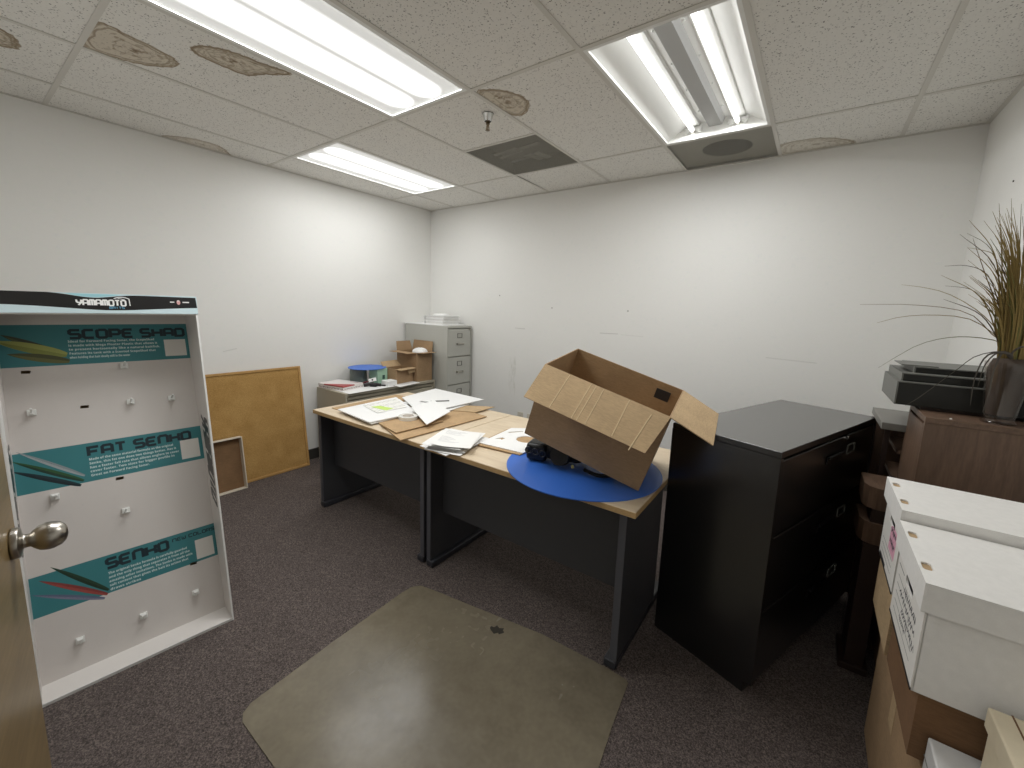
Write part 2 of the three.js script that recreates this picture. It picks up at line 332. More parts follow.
// ---------- ceiling lights ----------
const lensTex = canvasTex(256, 512, (g, w, h) => {
  g.fillStyle = '#8f8f8d'; g.fillRect(0, 0, w, h);
  for (const cx of [0.31, 0.69]) for (let i = 0; i < 40; i++) {       // the two tubes glowing through the prismatic lens
    const a = 1 - i / 40, hw = (0.05 + 0.13 * a) * w, e = (0.02 + 0.05 * a); g.fillStyle = `rgba(255,255,255,0.09)`;
    g.beginPath(); g.roundRect ? g.roundRect(cx * w - hw, (0.075 - e) * h, 2 * hw, (0.85 + 2 * e) * h, hw) : g.rect(cx * w - hw, (0.075 - e) * h, 2 * hw, (0.85 + 2 * e) * h); g.fill();
  }
});
M.lens = new THREE.MeshStandardMaterial({ color: 0xd8d8d6, roughness: 0.4, emissive: LAMP, emissiveIntensity: 1.5, emissiveMap: lensTex });
function troffer(x0, z0, label, radiance) {
  const t = thing('ceiling_light', label, 'light', [x0 + TS / 2, H, z0 + TS], 0, 'fluorescent ceiling troffers');
  const w = TS - 0.022, l = 2 * TS - 0.022;
  part('housing', merge([lim(-w / 2, w / 2, 0.09, 0.1, -l / 2, l / 2), lim(-w / 2, -w / 2 + 0.006, 0.012, 0.09, -l / 2, l / 2), lim(w / 2 - 0.006, w / 2, 0.012, 0.09, -l / 2, l / 2), lim(-w / 2, w / 2, 0.012, 0.09, -l / 2, -l / 2 + 0.006), lim(-w / 2, w / 2, 0.012, 0.09, l / 2 - 0.006, l / 2)]), M.pan, t);
  const f = 0.02;
  part('frame', merge([lim(-w / 2, -w / 2 + f, 0, 0.012, -l / 2, l / 2), lim(w / 2 - f, w / 2, 0, 0.012, -l / 2, l / 2), lim(-w / 2 + f, w / 2 - f, 0, 0.012, -l / 2, -l / 2 + f), lim(-w / 2 + f, w / 2 - f, 0, 0.012, l / 2 - f, l / 2)]), M.lampFrame, t);
  const lw = w - 2 * f, ll = l - 2 * f, g = new THREE.BoxGeometry(lw, 0.004, ll);
  const p = g.attributes.position, uv = g.attributes.uv; for (let i = 0; i < p.count; i++) uv.setXY(i, p.getX(i) / lw + 0.5, p.getZ(i) / ll + 0.5);
  part('lens', g, M.lens, t, [0, 0.007, 0]);
  const L = new THREE.RectAreaLight(LAMP, radiance, lw, ll); L.position.set(0, 0.003, 0); L.rotation.x = -Math.PI / 2; t.add(L);
  return t;
}
troffer(GX0 + 2 * TS, GZ0 + 2 * TS, 'lensed fluorescent ceiling light beside the brown water stains', LENS_RADIANCE);
troffer(GX0, GZ0, 'small looking lensed fluorescent ceiling light in the corner above the filing cabinet', CORNER_RADIANCE);
{ // open troffer, lens missing
  const x0 = GX0 + 4 * TS, t = thing('ceiling_light', 'open fluorescent ceiling light with two bare tubes showing, lens missing', 'light', [x0 + TS / 2, H, GZ0 + TS], 0, 'fluorescent ceiling troffers');
  const w = TS - 0.022, l = 2 * TS - 0.022, hgt = 0.1;
  const prof = (pts, z0, z1) => { const s = new THREE.Shape(pts.map(p => new THREE.Vector2(...p))); return uvm(new THREE.ExtrudeGeometry(s, { depth: z1 - z0, bevelEnabled: false })).translate(0, 0, z0); };
  // pan: sloped sides with two shallow reflector troughs
  const a = w / 2;
  const inner = [[-a + 0.012, 0.012], [-a + 0.13, 0.085], [-0.165, 0.09], [-0.16, 0.076], [-0.125, 0.07], [-0.09, 0.076], [-0.085, 0.09], [0.085, 0.09], [0.09, 0.076], [0.125, 0.07], [0.16, 0.076], [0.165, 0.09], [a - 0.13, 0.085], [a - 0.012, 0.012]];
  const outer = [[a, 0.012], [a, hgt + 0.006], [-a, hgt + 0.006], [-a, 0.012]];
  part('housing', merge([prof([...inner, ...outer], -l / 2, l / 2), lim(-a, a, 0.012, hgt, -l / 2, -l / 2 + 0.008), lim(-a, a, 0.012, hgt, l / 2 - 0.008, l / 2)]), M.pan, t);
  const f = 0.016;
  part('frame', merge([lim(-a, -a + f, 0, 0.012, -l / 2, l / 2), lim(a - f, a, 0, 0.012, -l / 2, l / 2), lim(-a + f, a - f, 0, 0.012, -l / 2, -l / 2 + f), lim(-a + f, a - f, 0, 0.012, l / 2 - f, l / 2)]), M.lampFrame, t);
  part('ballast_cover', prof([[-0.05, 0.09], [-0.036, 0.055], [0.036, 0.055], [0.05, 0.09]], -l / 2 + 0.01, l / 2 - 0.01), M.ballast, t);
  const tubeM = new THREE.MeshStandardMaterial({ color: 0xffffff, roughness: 0.4, emissive: LAMP, emissiveIntensity: 2.4 });
  for (const cx of [-0.125, 0.125]) {
    const tube = part('tube', cyl(0.0128, 0.0128, 1.13, 20).rotateX(Math.PI / 2), tubeM, t, [cx, 0.045, 0]);
    for (const s of [-1, 1]) part('end_cap', cyl(0.0132, 0.0132, 0.02, 20).rotateX(Math.PI / 2), M.nickel, tube, [0, 0, s * 0.568]);
    for (const s of [-1, 1]) {
      part('lamp_holder', merge([rbx(0.11, 0.028, 0.012, 0.004, 0, 0.056, s * 0.583), rbx(0.03, 0.045, 0.011, 0.006, 0, 0.05, s * 0.5825), rbx(0.018, 0.03, 0.014, 0.003, -0.04, 0.05, s * 0.58), rbx(0.018, 0.03, 0.014, 0.003, 0.04, 0.05, s * 0.58)]), M.holder, t, [cx, 0, 0]);
    }
    const L = new THREE.RectAreaLight(LAMP, TUBE_RADIANCE, 0.0256, 1.13); L.position.set(cx, 0.031, 0); L.rotation.x = -Math.PI / 2; t.add(L);
    for (const z of [-0.42, -0.14, 0.14, 0.42]) for (const s of [-1, 1]) part('rivet', new THREE.SphereGeometry(0.005, 8, 6), M.holder, t, [cx + s * 0.062, 0.088, z]);
  }
}

// hallway fixture outside the doorway, behind the photographer
{
  const t = thing('hall_light', 'lensed ceiling light in the hallway outside the doorway', 'light', [3.5, 2.47, 4.4]);
  part('frame', merge([lim(-0.6, 0.6, 0, 0.028, -0.3, -0.28), lim(-0.6, 0.6, 0, 0.028, 0.28, 0.3), lim(-0.6, -0.58, 0, 0.028, -0.28, 0.28), lim(0.58, 0.6, 0, 0.028, -0.28, 0.28)]), M.lampFrame, t);
  part('lens', lim(-0.58, 0.58, 0.01, 0.014, -0.28, 0.28), new THREE.MeshStandardMaterial({ color: 0xd8d8d6, roughness: 0.4, emissive: LAMP, emissiveIntensity: 1.2 }), t);
  const L = new THREE.RectAreaLight(LAMP, HALL_RADIANCE, 1.16, 0.56); L.position.set(0, 0.006, 0); L.rotation.x = -Math.PI / 2; t.add(L);
}

// ---------- ceiling fittings ----------
M.perf = new THREE.MeshStandardMaterial({ color: 0x9c998e, roughness: 0.6, alphaMap: rep(perfAlpha, 1), alphaTest: 0.5, side: THREE.DoubleSide });
M.plate = std(0xbab7ac, 0.6); M.panel = std(0x8f8d84, 0.6);
function perforated(w, l) { const g = new THREE.PlaneGeometry(w, l).rotateX(Math.PI / 2), p = g.attributes.position, uv = g.attributes.uv; for (let i = 0; i < p.count; i++) uv.setXY(i, p.getX(i) / 0.006, p.getZ(i) / 0.006); return g; }
{
  const t = thing('air_diffuser', 'grey perforated air diffuser panel in the ceiling beside the sprinkler', 'vent', [GX0 + 2.5 * TS, H, GZ0 + TS / 2]);
  const w = TS - 0.024;
  part('face_panel', perforated(w, w), M.perf, t, [0, 0.004, 0]);
  part('backing', lim(-w / 2, w / 2, 0.1, 0.105, -w / 2, w / 2), M.panel, t);
  part('collar', merge([lim(-w / 2, w / 2, 0.005, 0.1, -w / 2, -w / 2 + 0.004), lim(-w / 2, w / 2, 0.005, 0.1, w / 2 - 0.004, w / 2), lim(-w / 2, -w / 2 + 0.004, 0.005, 0.1, -w / 2, w / 2), lim(w / 2 - 0.004, w / 2, 0.005, 0.1, -w / 2, w / 2)]), M.panel, t);
  for (const [x, z, a, b] of [[-0.1, 0.09, 0.2, 0.05], [-0.1, 0.02, 0.2, 0.04], [0.1, -0.1, 0.05, 0.2], [0.03, -0.1, 0.05, 0.2], [0.11, 0.1, 0.16, 0.05], [-0.1, -0.1, 0.16, 0.05]])
    part('deflector', rbx(a, 0.004, b, 0.001), M.panel, t, [x, 0.03, z], [0.12, 0, 0.06]);
}
{
  const z1 = GZ0, x0 = GX0 + 4 * TS, t = thing('return_grille', 'dark grey perforated return air panel with round duct behind, against back wall', 'vent', [x0 + TS / 2, H, z1 / 2]);
  const w = TS - 0.024, l = z1 - 0.034;
  part('face_panel', perforated(w, l), M.perf, t, [0, 0.004, 0.004]);
  const s = new THREE.Shape([[-w / 2, -l / 2], [w / 2, -l / 2], [w / 2, l / 2], [-w / 2, l / 2]].map(p => new THREE.Vector2(...p)));
  const hole = new THREE.Path(); hole.absarc(0.02, 0, 0.15, 0, Math.PI * 2, true); s.holes.push(hole);
  part('back_pan', new THREE.ExtrudeGeometry(s, { depth: 0.004, bevelEnabled: false, curveSegments: 32 }).rotateX(Math.PI / 2), M.plate, t, [0, 0.02, 0.004]);
  part('duct', merge([cyl(0.15, 0.15, 0.25, 32, true).translate(0.02, 0.145, 0.004), cyl(0.15, 0.15, 0.004, 32).translate(0.02, 0.272, 0.004)]), new THREE.MeshStandardMaterial({ color: 0x9a9b9a, roughness: 0.5, metalness: 0.6, side: THREE.DoubleSide }), t);
}
{
  const t = thing('sprinkler', 'chrome pendant fire sprinkler head hanging from the ceiling', 'sprinkler', [2.135, H - 0.052, 1.55]);
  part('escutcheon', new THREE.LatheGeometry([[0.018, 0.012], [0.021, 0.014], [0.031, 0.048], [0.034, 0.0525], [0.0, 0.0525]].map(p => new THREE.Vector2(...p)), 28), M.chrome, t);
  part('frame_arm', merge([cyl(0.010, 0.012, 0.02, 12).translate(0, 0.008, 0), cyl(0.0025, 0.0025, 0.034, 8).rotateZ(0.2).translate(0.008, -0.016, 0), cyl(0.0025, 0.0025, 0.034, 8).rotateZ(-0.2).translate(-0.008, -0.016, 0), cyl(0.003, 0.003, 0.03, 8).translate(0, -0.014, 0)]), M.brass, t);
  part('deflector', cyl(0.013, 0.013, 0.002, 16), M.brass, t, [0, -0.034, 0]);
}

// ---------- desks ----------
function desk(x0, x1, label, insets) {
  const z0 = 1.15, z1 = 2.0, h = 0.74, w = x1 - x0, t = thing('desk', label, 'desk', [(x0 + x1) / 2, 0, (z0 + z1) / 2], 0, 'charcoal desks standing end to end');
  const d = z1 - z0, a = w / 2;
  const top = part('tabletop', rbx(w, 0.028, d, 0.003, 0, h - 0.014, 0), M.maple, t);
  part('edge_band', merge([lim(-a - 0.0008, a + 0.0008, h - 0.0255, h - 0.0035, d / 2, d / 2 + 0.0012), lim(a, a + 0.0012, h - 0.0255, h - 0.0035, -d / 2, d / 2), lim(-a - 0.0012, -a, h - 0.0255, h - 0.0035, -d / 2, d / 2)]), M.mapleEdge, top);
  for (const [k, s] of [[0, -1], [1, 1]]) {
    const q = insets[k], leg = part('leg', merge([rbx(0.03, 0.672, 0.5, 0.003, s * (a - 0.0165 - q), 0.376, 0.135)]), M.charcoal, t);
    part('foot', merge([rbx(0.055, 0.038, 0.66, 0.008, s * (a - 0.0285 - q), 0.021, 0.065)]), M.charcoalFoot, leg);
    part('trim_strip', rbx(0.0312, 0.672, 0.006, 0.002, s * (a - 0.0165 - q), 0.376, 0.387), M.legTrim, leg);
  }
  part('modesty_panel', rbx(w - 0.065 - insets[0] - insets[1], 0.41, 0.018, 0.002, (insets[0] - insets[1]) / 2, 0.507, 0.285), M.charcoal, t);
  return t;
}
desk(0.955, 2.08, 'charcoal desk with maple top, loaded with white and brown boards', [0, 0.012]);
desk(2.085, 3.29, 'charcoal desk with maple top, carrying the blue disc and tilted box', [0.005, 0.042]);

// ---------- chair mat ----------
{
  const pts = [[2.27, 3.0], [2.235, 2.985], [2.215, 2.95], [2.19, 2.62], [2.172, 2.22], [2.175, 2.15], [2.205, 2.11], [2.26, 2.098], [2.9, 1.99], [3.2, 1.976]];
  const right = [[3.298, 1.978], [3.312, 1.99], [3.33, 2.2], [3.42, 2.95], [3.38, 3.0]];
  const all = [...pts, ...right]; const [g, c] = plate(all, 0.003);
  const m = single('chair_mat', g, M.mat, 'worn frosted vinyl chair mat lying on the carpet before the desks', 'floor mat', [c[0], 0.0005, c[1]]);
  const logoPts = circlePts(0, 0, 0.035, 14).map(([x, z], i) => [x * (1 + 0.3 * Math.sin(i * 2.7)), z * 0.6 * (1 + 0.35 * Math.cos(i * 3.1))]);
  part('printed_mark', plate(logoPts, 0.0006)[0], std(0x2e291f, 0.7), m, [2.72 - c[0], 0.003, 2.1 - c[1]], [0, 0.3, 0]);
}

// ---------- black lateral file cabinet ----------
{
  const L = 1.05, Dp = 0.446, h = 1.013, ang = Math.atan2(0.333, -0.943);
  // local: front faces +z, width along x
  const near = new THREE.Vector2(3.718, 1.75), along = new THREE.Vector2(0.333, -0.943).normalize(), back = new THREE.Vector2(-0.943, -0.333).normalize();
  const c = near.clone().addScaledVector(along, L / 2).addScaledVector(back, Dp / 2);
  const t = thing('lateral_file_cabinet', 'tall black metal lateral file cabinet standing askew beside the desk', 'cabinet', [c.x, 0, c.y], Math.atan2(0.943, 0.333));
  const a = L / 2, b = Dp / 2;
  part('body', merge([lim(-a, a, 0.0, 0.05, -b, b - 0.03), lim(-a, -a + 0.02, 0.05, h - 0.025, -b, b), lim(a - 0.02, a, 0.05, h - 0.025, -b, b), lim(-a + 0.02, a - 0.02, 0.05, h - 0.025, -b, b - 0.03)]), M.blackMetal, t);
  part('top', rbx(L, 0.025, Dp, 0.003, 0, h - 0.0125, 0), M.blackMetal, t);
  for (let k = 0; k < 3; k++) {
    const y0 = 0.06 + k * 0.308, d = part('drawer', rbx(L - 0.046, 0.3, 0.026, 0.004, 0, y0 + 0.15, b - 0.015), M.blackMetal, t);
    part('handle', merge([rbx(0.16, 0.012, 0.012, 0.003, 0, y0 + 0.235, b + 0.01), rbx(0.16, 0.035, 0.006, 0.002, 0, y0 + 0.22, b + 0.002)]), M.blackPlastic, d);
    part('label_holder', merge([rbx(0.09, 0.004, 0.006, 0.001, 0.2, y0 + 0.25, b + 0.0), rbx(0.09, 0.004, 0.006, 0.001, 0.2, y0 + 0.21, b + 0.0), rbx(0.004, 0.04, 0.006, 0.001, 0.155, y0 + 0.23, b + 0.0), rbx(0.004, 0.04, 0.006, 0.001, 0.245, y0 + 0.23, b + 0.0)]), M.greyMetalDark, d);
  }
  part('lock', cyl(0.011, 0.011, 0.012, 16).rotateX(Math.PI / 2), M.chrome, t, [0.12, h - 0.045, b + 0.004]);
}

// ---------- tall grey vertical file cabinet in the corner ----------
{
  const x0 = 0.03, x1 = 0.69, z0 = 0.025, z1 = 0.405, h = 1.285, w = z1 - z0, d = x1 - x0;
  const t = thing('filing_cabinet', 'tall grey steel filing cabinet in the room corner', 'cabinet', [(x0 + x1) / 2, 0, (z0 + z1) / 2], Math.PI / 2);
  const a = w / 2, b = d / 2;
  part('body', merge([lim(-a, a, 0, 0.05, -b, b - 0.02), lim(-a, -a + 0.012, 0.05, h - 0.02, -b, b), lim(a - 0.012, a, 0.05, h - 0.02, -b, b), lim(-a + 0.012, a - 0.012, 0.05, h - 0.02, -b, b - 0.03)]), M.greyMetal, t);
  part('top', rbx(w, 0.022, d, 0.003, 0, h - 0.011, 0), M.greyMetal, t);
  for (let k = 0; k < 4; k++) {
    const y0 = 0.055 + k * 0.302, dr = part('drawer', rbx(w - 0.034, 0.292, 0.024, 0.004, 0, y0 + 0.146, b - 0.014), M.greyMetal, t);
    part('label_holder', merge([rbx(0.07, 0.005, 0.006, 0.001, 0, y0 + 0.245, b), rbx(0.07, 0.005, 0.006, 0.001, 0, y0 + 0.2, b), rbx(0.005, 0.05, 0.006, 0.001, -0.034, y0 + 0.2225, b), rbx(0.005, 0.05, 0.006, 0.001, 0.034, y0 + 0.2225, b)]), M.greyMetalDark, dr);
    part('handle', merge([rbx(0.1, 0.012, 0.012, 0.004, 0, y0 + 0.135, b + 0.018), rbx(0.01, 0.02, 0.022, 0.003, -0.045, y0 + 0.133, b + 0.009), rbx(0.01, 0.02, 0.022, 0.003, 0.045, y0 + 0.133, b + 0.009)]), M.nickel, dr);
  }
  part('lock', cyl(0.009, 0.009, 0.01, 14).rotateX(Math.PI / 2), M.nickel, t, [a - 0.035, h - 0.04, b + 0.003]);
}
single('cover_board', rbx(0.6, 0.008, 0.34, 0.002), M.whiteBoard, 'thin white board lying on top of the tall filing cabinet', 'board', [0.31, 1.290, 0.235], 0.03);
for (let k = 0; k < 3; k++) {
  const t = thing('white_binder', ['white binder, lowest of the stack on the tall filing cabinet', 'white binder in the middle of the stack on the filing cabinet', 'white binder topmost of the stack on the filing cabinet'][k], 'binder', [0.42, 1.2945 + k * 0.0305, 0.215], 0.04 * (k - 1), 'binders on the filing cabinet');
  part('cover', merge([rbx(0.3, 0.004, 0.26, 0.0015, 0, 0.002, 0), rbx(0.3, 0.004, 0.26, 0.0015, 0, 0.028, 0), rbx(0.004, 0.03, 0.26, 0.0015, -0.149, 0.015, 0)]), M.whiteBoard, t);
  part('pages', rbx(0.27, 0.021, 0.24, 0.001, 0, 0.015, 0), M.paper, t);
}
single('white_cup_lid', new THREE.LatheGeometry([[0, 0], [0.075, 0], [0.08, 0.004], [0.08, 0.016], [0.07, 0.02], [0, 0.022]].map(p => new THREE.Vector2(...p)), 28), M.whiteBoard, 'round white lid on top of the white binders', 'lid', [0.4, 1.386, 0.215]);
{
  const t = thing('wire_tangle', 'small tangle of tan wire beside the white binders', 'wire', [0.2, 1.2945, 0.22]);
  for (let k = 0; k < 3; k++) part('loop', new THREE.TorusGeometry(0.028 + 0.008 * k, 0.003, 6, 20).rotateX(Math.PI / 2 + 0.25 * (k - 1)), M.oak, t, [0.012 * k, 0.014, 0.006 * k]);
}

// ---------- low putty lateral file under the clutter ----------
{
  const x0 = 0.05, x1 = 0.525, z0 = 0.42, z1 = 1.475, h = 0.705, w = z1 - z0, d = x1 - x0;
  const t = thing('credenza_file', 'low putty lateral file cabinet along the wall behind the desks', 'cabinet', [(x0 + x1) / 2, 0, (z0 + z1) / 2], Math.PI / 2);
  const a = w / 2, b = d / 2;
  part('body', merge([lim(-a, a, 0, 0.05, -b, b - 0.02), lim(-a, -a + 0.016, 0.05, h - 0.025, -b, b), lim(a - 0.016, a, 0.05, h - 0.025, -b, b), lim(-a + 0.016, a - 0.016, 0.05, h - 0.025, -b, b - 0.03)]), M.putty, t);
  part('top', rbx(w, 0.026, d, 0.004, 0, h - 0.013, 0), M.putty, t);
  for (let k = 0; k < 2; k++) {
    const y0 = 0.056 + k * 0.312, dr = part('drawer', rbx(w - 0.04, 0.262, 0.024, 0.004, 0, y0 + 0.132, b - 0.016), M.putty, t);
    part('handle', rbx(w - 0.05, 0.022, 0.012, 0.004, 0, y0 + 0.285, b - 0.012), M.puttyDark, dr);
  }
}

// ---------- cartons ----------
// open carton: origin at the middle of its base; flaps: {right,left,front,back}: [length, fold angle below the rim plane, inset]
function carton(name, label, L, Wd, Hh, flaps, mats, group) {
  const t = thing(name, label, 'box', [0, 0, 0], 0, group), k = 0.004, [out, flapM, inn] = mats;
  part('bottom', lim(-L / 2, L / 2, 0, k, -Wd / 2, Wd / 2), out, t);
  const wall = (g, gi) => { const m = part('side_panel', g, out, t); part('inner_liner', gi, inn, m); };
  wall(lim(-L / 2, L / 2, k, Hh, Wd / 2 - k, Wd / 2), lim(-L / 2 + k, L / 2 - k, k, Hh, Wd / 2 - k - 0.001, Wd / 2 - k));
  wall(lim(-L / 2, L / 2, k, Hh, -Wd / 2, -Wd / 2 + k), lim(-L / 2 + k, L / 2 - k, k, Hh, -Wd / 2 + k, -Wd / 2 + k + 0.001));
  wall(lim(L / 2 - k, L / 2, k, Hh, -Wd / 2 + k, Wd / 2 - k), lim(L / 2 - k - 0.001, L / 2 - k, k, Hh, -Wd / 2 + k, Wd / 2 - k));
  wall(lim(-L / 2, -L / 2 + k, k, Hh, -Wd / 2 + k, Wd / 2 - k), lim(-L / 2 + k, -L / 2 + k + 0.001, k, Hh, -Wd / 2 + k, Wd / 2 - k));
  for (const [side, [len, ang, ins = 0.012, creases = []]] of Object.entries(flaps)) {
    const hinge = side === 'right' || side === 'left' ? Wd : L;
    const s = new THREE.Shape([[-hinge / 2, 0], [hinge / 2, 0], [hinge / 2 - ins, len], [-hinge / 2 + 0.004, len]].map(p => new THREE.Vector2(...p)));
    let g = uvm(new THREE.ExtrudeGeometry(s, { depth: 0.0035, bevelEnabled: false }).rotateX(Math.PI / 2));    // shape y -> +z, thickness down
    const f = part('flap', g, flapM, t);
    for (const c of creases) part('crease', rbx(0.004, 0.0022, len * 0.97, 0.001, c[0] * hinge, 0.0006, len / 2), mats[3] || flapM, f, undefined, [0, c[1] || 0, 0]);
    const yaw = { front: 0, right: Math.PI / 2, back: Math.PI, left: -Math.PI / 2 }[side];
    f.position.set(side === 'right' ? L / 2 : side === 'left' ? -L / 2 : 0, Hh, side === 'front' ? Wd / 2 : side === 'back' ? -Wd / 2 : 0);
    f.rotation.order = 'YXZ'; f.rotation.set(ang, yaw, 0);
  }
  return t;
}
{
  const t = carton('cardboard_box', 'large open cardboard box tilted on the blue disc, flaps hanging out', 0.565, 0.429, 0.363,
    { front: [0.192, 0.66, 0.03, [[-0.28, 0], [-0.1, 0], [-0.06, 0], [0.0, 0.02], [0.2, 0.02], [0.38, -0.1]]], right: [0.182, 0.21, 0.02] }, [M.card, M.cardPale, M.cardIn, M.crease]);
  const l = new THREE.Vector3(-0.945, 0.29, 0.154).normalize(), h = new THREE.Vector3(0.3, 0.953, 0.047).normalize(), x = l.clone().negate();
  const z = x.clone().cross(h).normalize(), y = z.clone().cross(x).normalize();
  const c0 = new THREE.Vector3(3.236, 0.7462, 1.819), c = c0.addScaledVector(x, -0.565 / 2).addScaledVector(z, -0.2145);
  t.quaternion.setFromRotationMatrix(new THREE.Matrix4().makeBasis(x, y, z)); t.position.copy(c);
  part('packing_label', rbx(0.002, 0.06, 0.07, 0.0008), std(0x2b2b30, 0.5), t, [0.2, 0.3, -0.2055], [0, Math.PI / 2, 0.2]);
  part('tape_strip', rbx(0.001, 0.25, 0.05, 0.0004), phys(0xcdbb9a, 0.25), t, [0.2832, 0.2, 0.0]);
}
single('blue_disc', uvm(new THREE.CylinderGeometry(0.37, 0.37, 0.004, 72)), M.blue, 'large round blue disc under the tilted cardboard box', 'disc', [2.922, 0.7424, 1.715]);
{ // black gear propping the box
  const t = thing('gear_bag', 'black lumpy gear bag with round ports propping up the tilted box', 'bag', [2.815, 0.7465, 1.71], 0.25);
  const body = new THREE.SphereGeometry(1, 28, 18); { const p = body.attributes.position; for (let i = 0; i < p.count; i++) { const x = p.getX(i), y = p.getY(i), z = p.getZ(i), n = 1 + 0.05 * Math.sin(5 * x + 3 * y) + 0.04 * Math.cos(7 * z + 2 * x); const q = Math.pow(Math.max(Math.abs(x), Math.abs(y), Math.abs(z)), -0.45); p.setXYZ(i, x * 0.118 * q * n, y * 0.039 * q * n + 0.052, z * 0.085 * q * n); } body.computeVertexNormals(); }
  t.scale.setScalar(1.06); part('bag_body', body, M.blackSoft, t);
  part('port_block', rbx(0.1, 0.085, 0.1, 0.02, -0.115, 0.045, 0.035), M.blackPlastic, t);
  for (let k = 0; k < 3; k++) part('port_ring', new THREE.TorusGeometry(0.0145, 0.004, 8, 20), std(0x1c1c20, 0.35), t, [-0.148 + k * 0.034, 0.054 - 0.004 * k, 0.087]);
  part('lens_barrel', cyl(0.042, 0.044, 0.07, 28).rotateX(Math.PI / 2 - 0.25), M.blackPlastic, t, [0.01, 0.054, 0.09]);
  part('strap', new THREE.TubeGeometry(new THREE.CatmullRomCurve3([[0.12, 0.01, 0.1], [0.19, 0.008, 0.13], [0.24, 0.008, 0.09], [0.2, 0.03, 0.02], [0.1, 0.06, 0]].map(p => new THREE.Vector3(...p))), 30, 0.009, 6), M.blackSoft, t);
  part('tag', rbx(0.012, 0.014, 0.002, 0.0008), std(0xa8a060, 0.6), t, [0.075, 0.03, 0.138], [-0.2, 0.2, 0.3]);
}

// ---------- boards and papers on the desks ----------
function sheetThing(name, pts, y, t, mat, label, cat, holes = [], group) { const [g, c] = plate(pts, t, holes); return single(name, g, mat, label, cat, [c[0], y, c[1]], 0, group); }
const TOPY = 0.7405;
sheetThing('cardboard_sheet', [[1.02, 1.895], [1.27, 1.905], [1.45, 1.3], [1.2, 1.26], [0.985, 1.3]], TOPY, 0.004, M.sheetBrown, 'brown cardboard sheet under the white board at the desk end', 'cardboard');
sheetThing('cardboard_sheet', [[1.44, 1.865], [1.97, 2.05], [2.0, 1.33], [1.5, 1.28]], TOPY + 0.0045, 0.005, M.sheetBrown, 'large brown cardboard sheet overhanging the front edge of the desk', 'cardboard');
sheetThing('cardboard_sheet', [[1.52, 1.25], [1.67, 1.225], [1.88, 1.09], [1.88, 1.31], [1.6, 1.45]], TOPY + 0.01, 0.004, M.cardPale, 'brown cardboard piece sticking out behind the white boards', 'cardboard');
sheetThing('cardboard_sheet', [[1.66, 1.95], [1.87, 2.0], [1.89, 1.64], [1.66, 1.6]], TOPY + 0.0145, 0.005, M.sheetBrown, 'small brown cardboard piece carrying the clear tape roll', 'cardboard');
sheetThing('white_board', [[1.2, 1.925], [1.6, 1.975], [1.6, 1.6], [1.18, 1.42]], TOPY + 0.0105, 0.006, M.whiteBoard, 'white foam board lying under another white board at the desk end', 'board');
sheetThing('white_board', [[1.17, 1.94], [1.595, 1.985], [1.62, 1.64], [1.14, 1.42]], TOPY + 0.0205, 0.006, M.whiteBoard, 'white foam board with note sheets on it at the desk end', 'board');
sheetThing('white_board', [[1.25, 1.16], [1.69, 1.13], [1.73, 1.43], [1.3, 1.5]], TOPY + 0.0152, 0.005, M.whiteBoard, 'white board mostly hidden under the larger white board', 'board');
sheetThing('white_board', [[1.13, 0.985], [1.71, 1.02], [1.69, 1.44], [1.58, 1.6], [1.2, 1.41]], TOPY + 0.0275, 0.005, M.whiteBoard, 'large white board at the back of the desk with a dark cutout', 'board', [[[1.4, 1.39], [1.5, 1.36], [1.52, 1.4], [1.42, 1.43]], [[1.48, 1.47], [1.55, 1.45], [1.56, 1.49], [1.5, 1.5]]]);
{ const [g, c] = plate([[1.58, 1.64], [1.545, 1.395], [1.835, 1.52], [1.93, 1.82]], 0.004); const m = single('white_card', g, M.whiteBoard, 'white square card leaning over the clear tape roll', 'card', [c[0], TOPY + 0.049, c[1]]); m.rotation.set(0.02, 0, -0.03); }
{
  const t = thing('note_sheets', 'printed note sheets with a green highlighted corner on the white board', 'paper', [1.33, TOPY + 0.0272, 1.66]);
  const noteTex = canvasTex(256, 256, (g, w, h) => { g.fillStyle = '#efeee8'; g.fillRect(0, 0, w, h); g.strokeStyle = 'rgba(90,90,90,0.8)'; for (let c = 0; c < 3; c++) for (let i = 0; i < 15; i++) { g.lineWidth = 2; g.beginPath(); g.moveTo(14 + c * 80, 22 + i * 15); g.lineTo(14 + c * 80 + 30 + 35 * rnd(), 22 + i * 15); g.stroke(); } });
  const nm = std(0xffffff, 0.8, { map: noteTex });
  const s1 = plate([[-0.13, 0.1], [-0.14, -0.2], [0.13, -0.08], [0.12, 0.16]], 0.0025)[0]; { const p = s1.attributes.position, uv = s1.attributes.uv; for (let i = 0; i < p.count; i++) uv.setXY(i, p.getX(i) / 0.3 + 0.5, p.getZ(i) / 0.4 + 0.5); }
  part('sheet', s1, nm, t, [0, 0.001, 0]);
  part('highlighted_slip', plate([[-0.02, 0.14], [0.0, 0.08], [0.13, 0.06], [0.14, 0.13]], 0.0008)[0], std(0xc9e678, 0.7), t, [0.04, 0.0042, 0.06]);
}
{
  const t = thing('tape_roll', 'roll of clear packing tape under the white square card', 'tape', [1.69, TOPY + 0.02, 1.76]);
  const ring = (ro, ri, h) => { const s = new THREE.Shape(); s.absarc(0, 0, ro, 0, Math.PI * 2); const k = new THREE.Path(); k.absarc(0, 0, ri, 0, Math.PI * 2, true); s.holes.push(k); return new THREE.ExtrudeGeometry(s, { depth: h, bevelEnabled: false, curveSegments: 28 }).rotateX(-Math.PI / 2); };
  part('tape', ring(0.062, 0.041, 0.022), phys(0xe4e2da, 0.15, { clearcoat: 0.6 }), t);
  part('core', ring(0.041, 0.038, 0.022), M.paper, t);
}
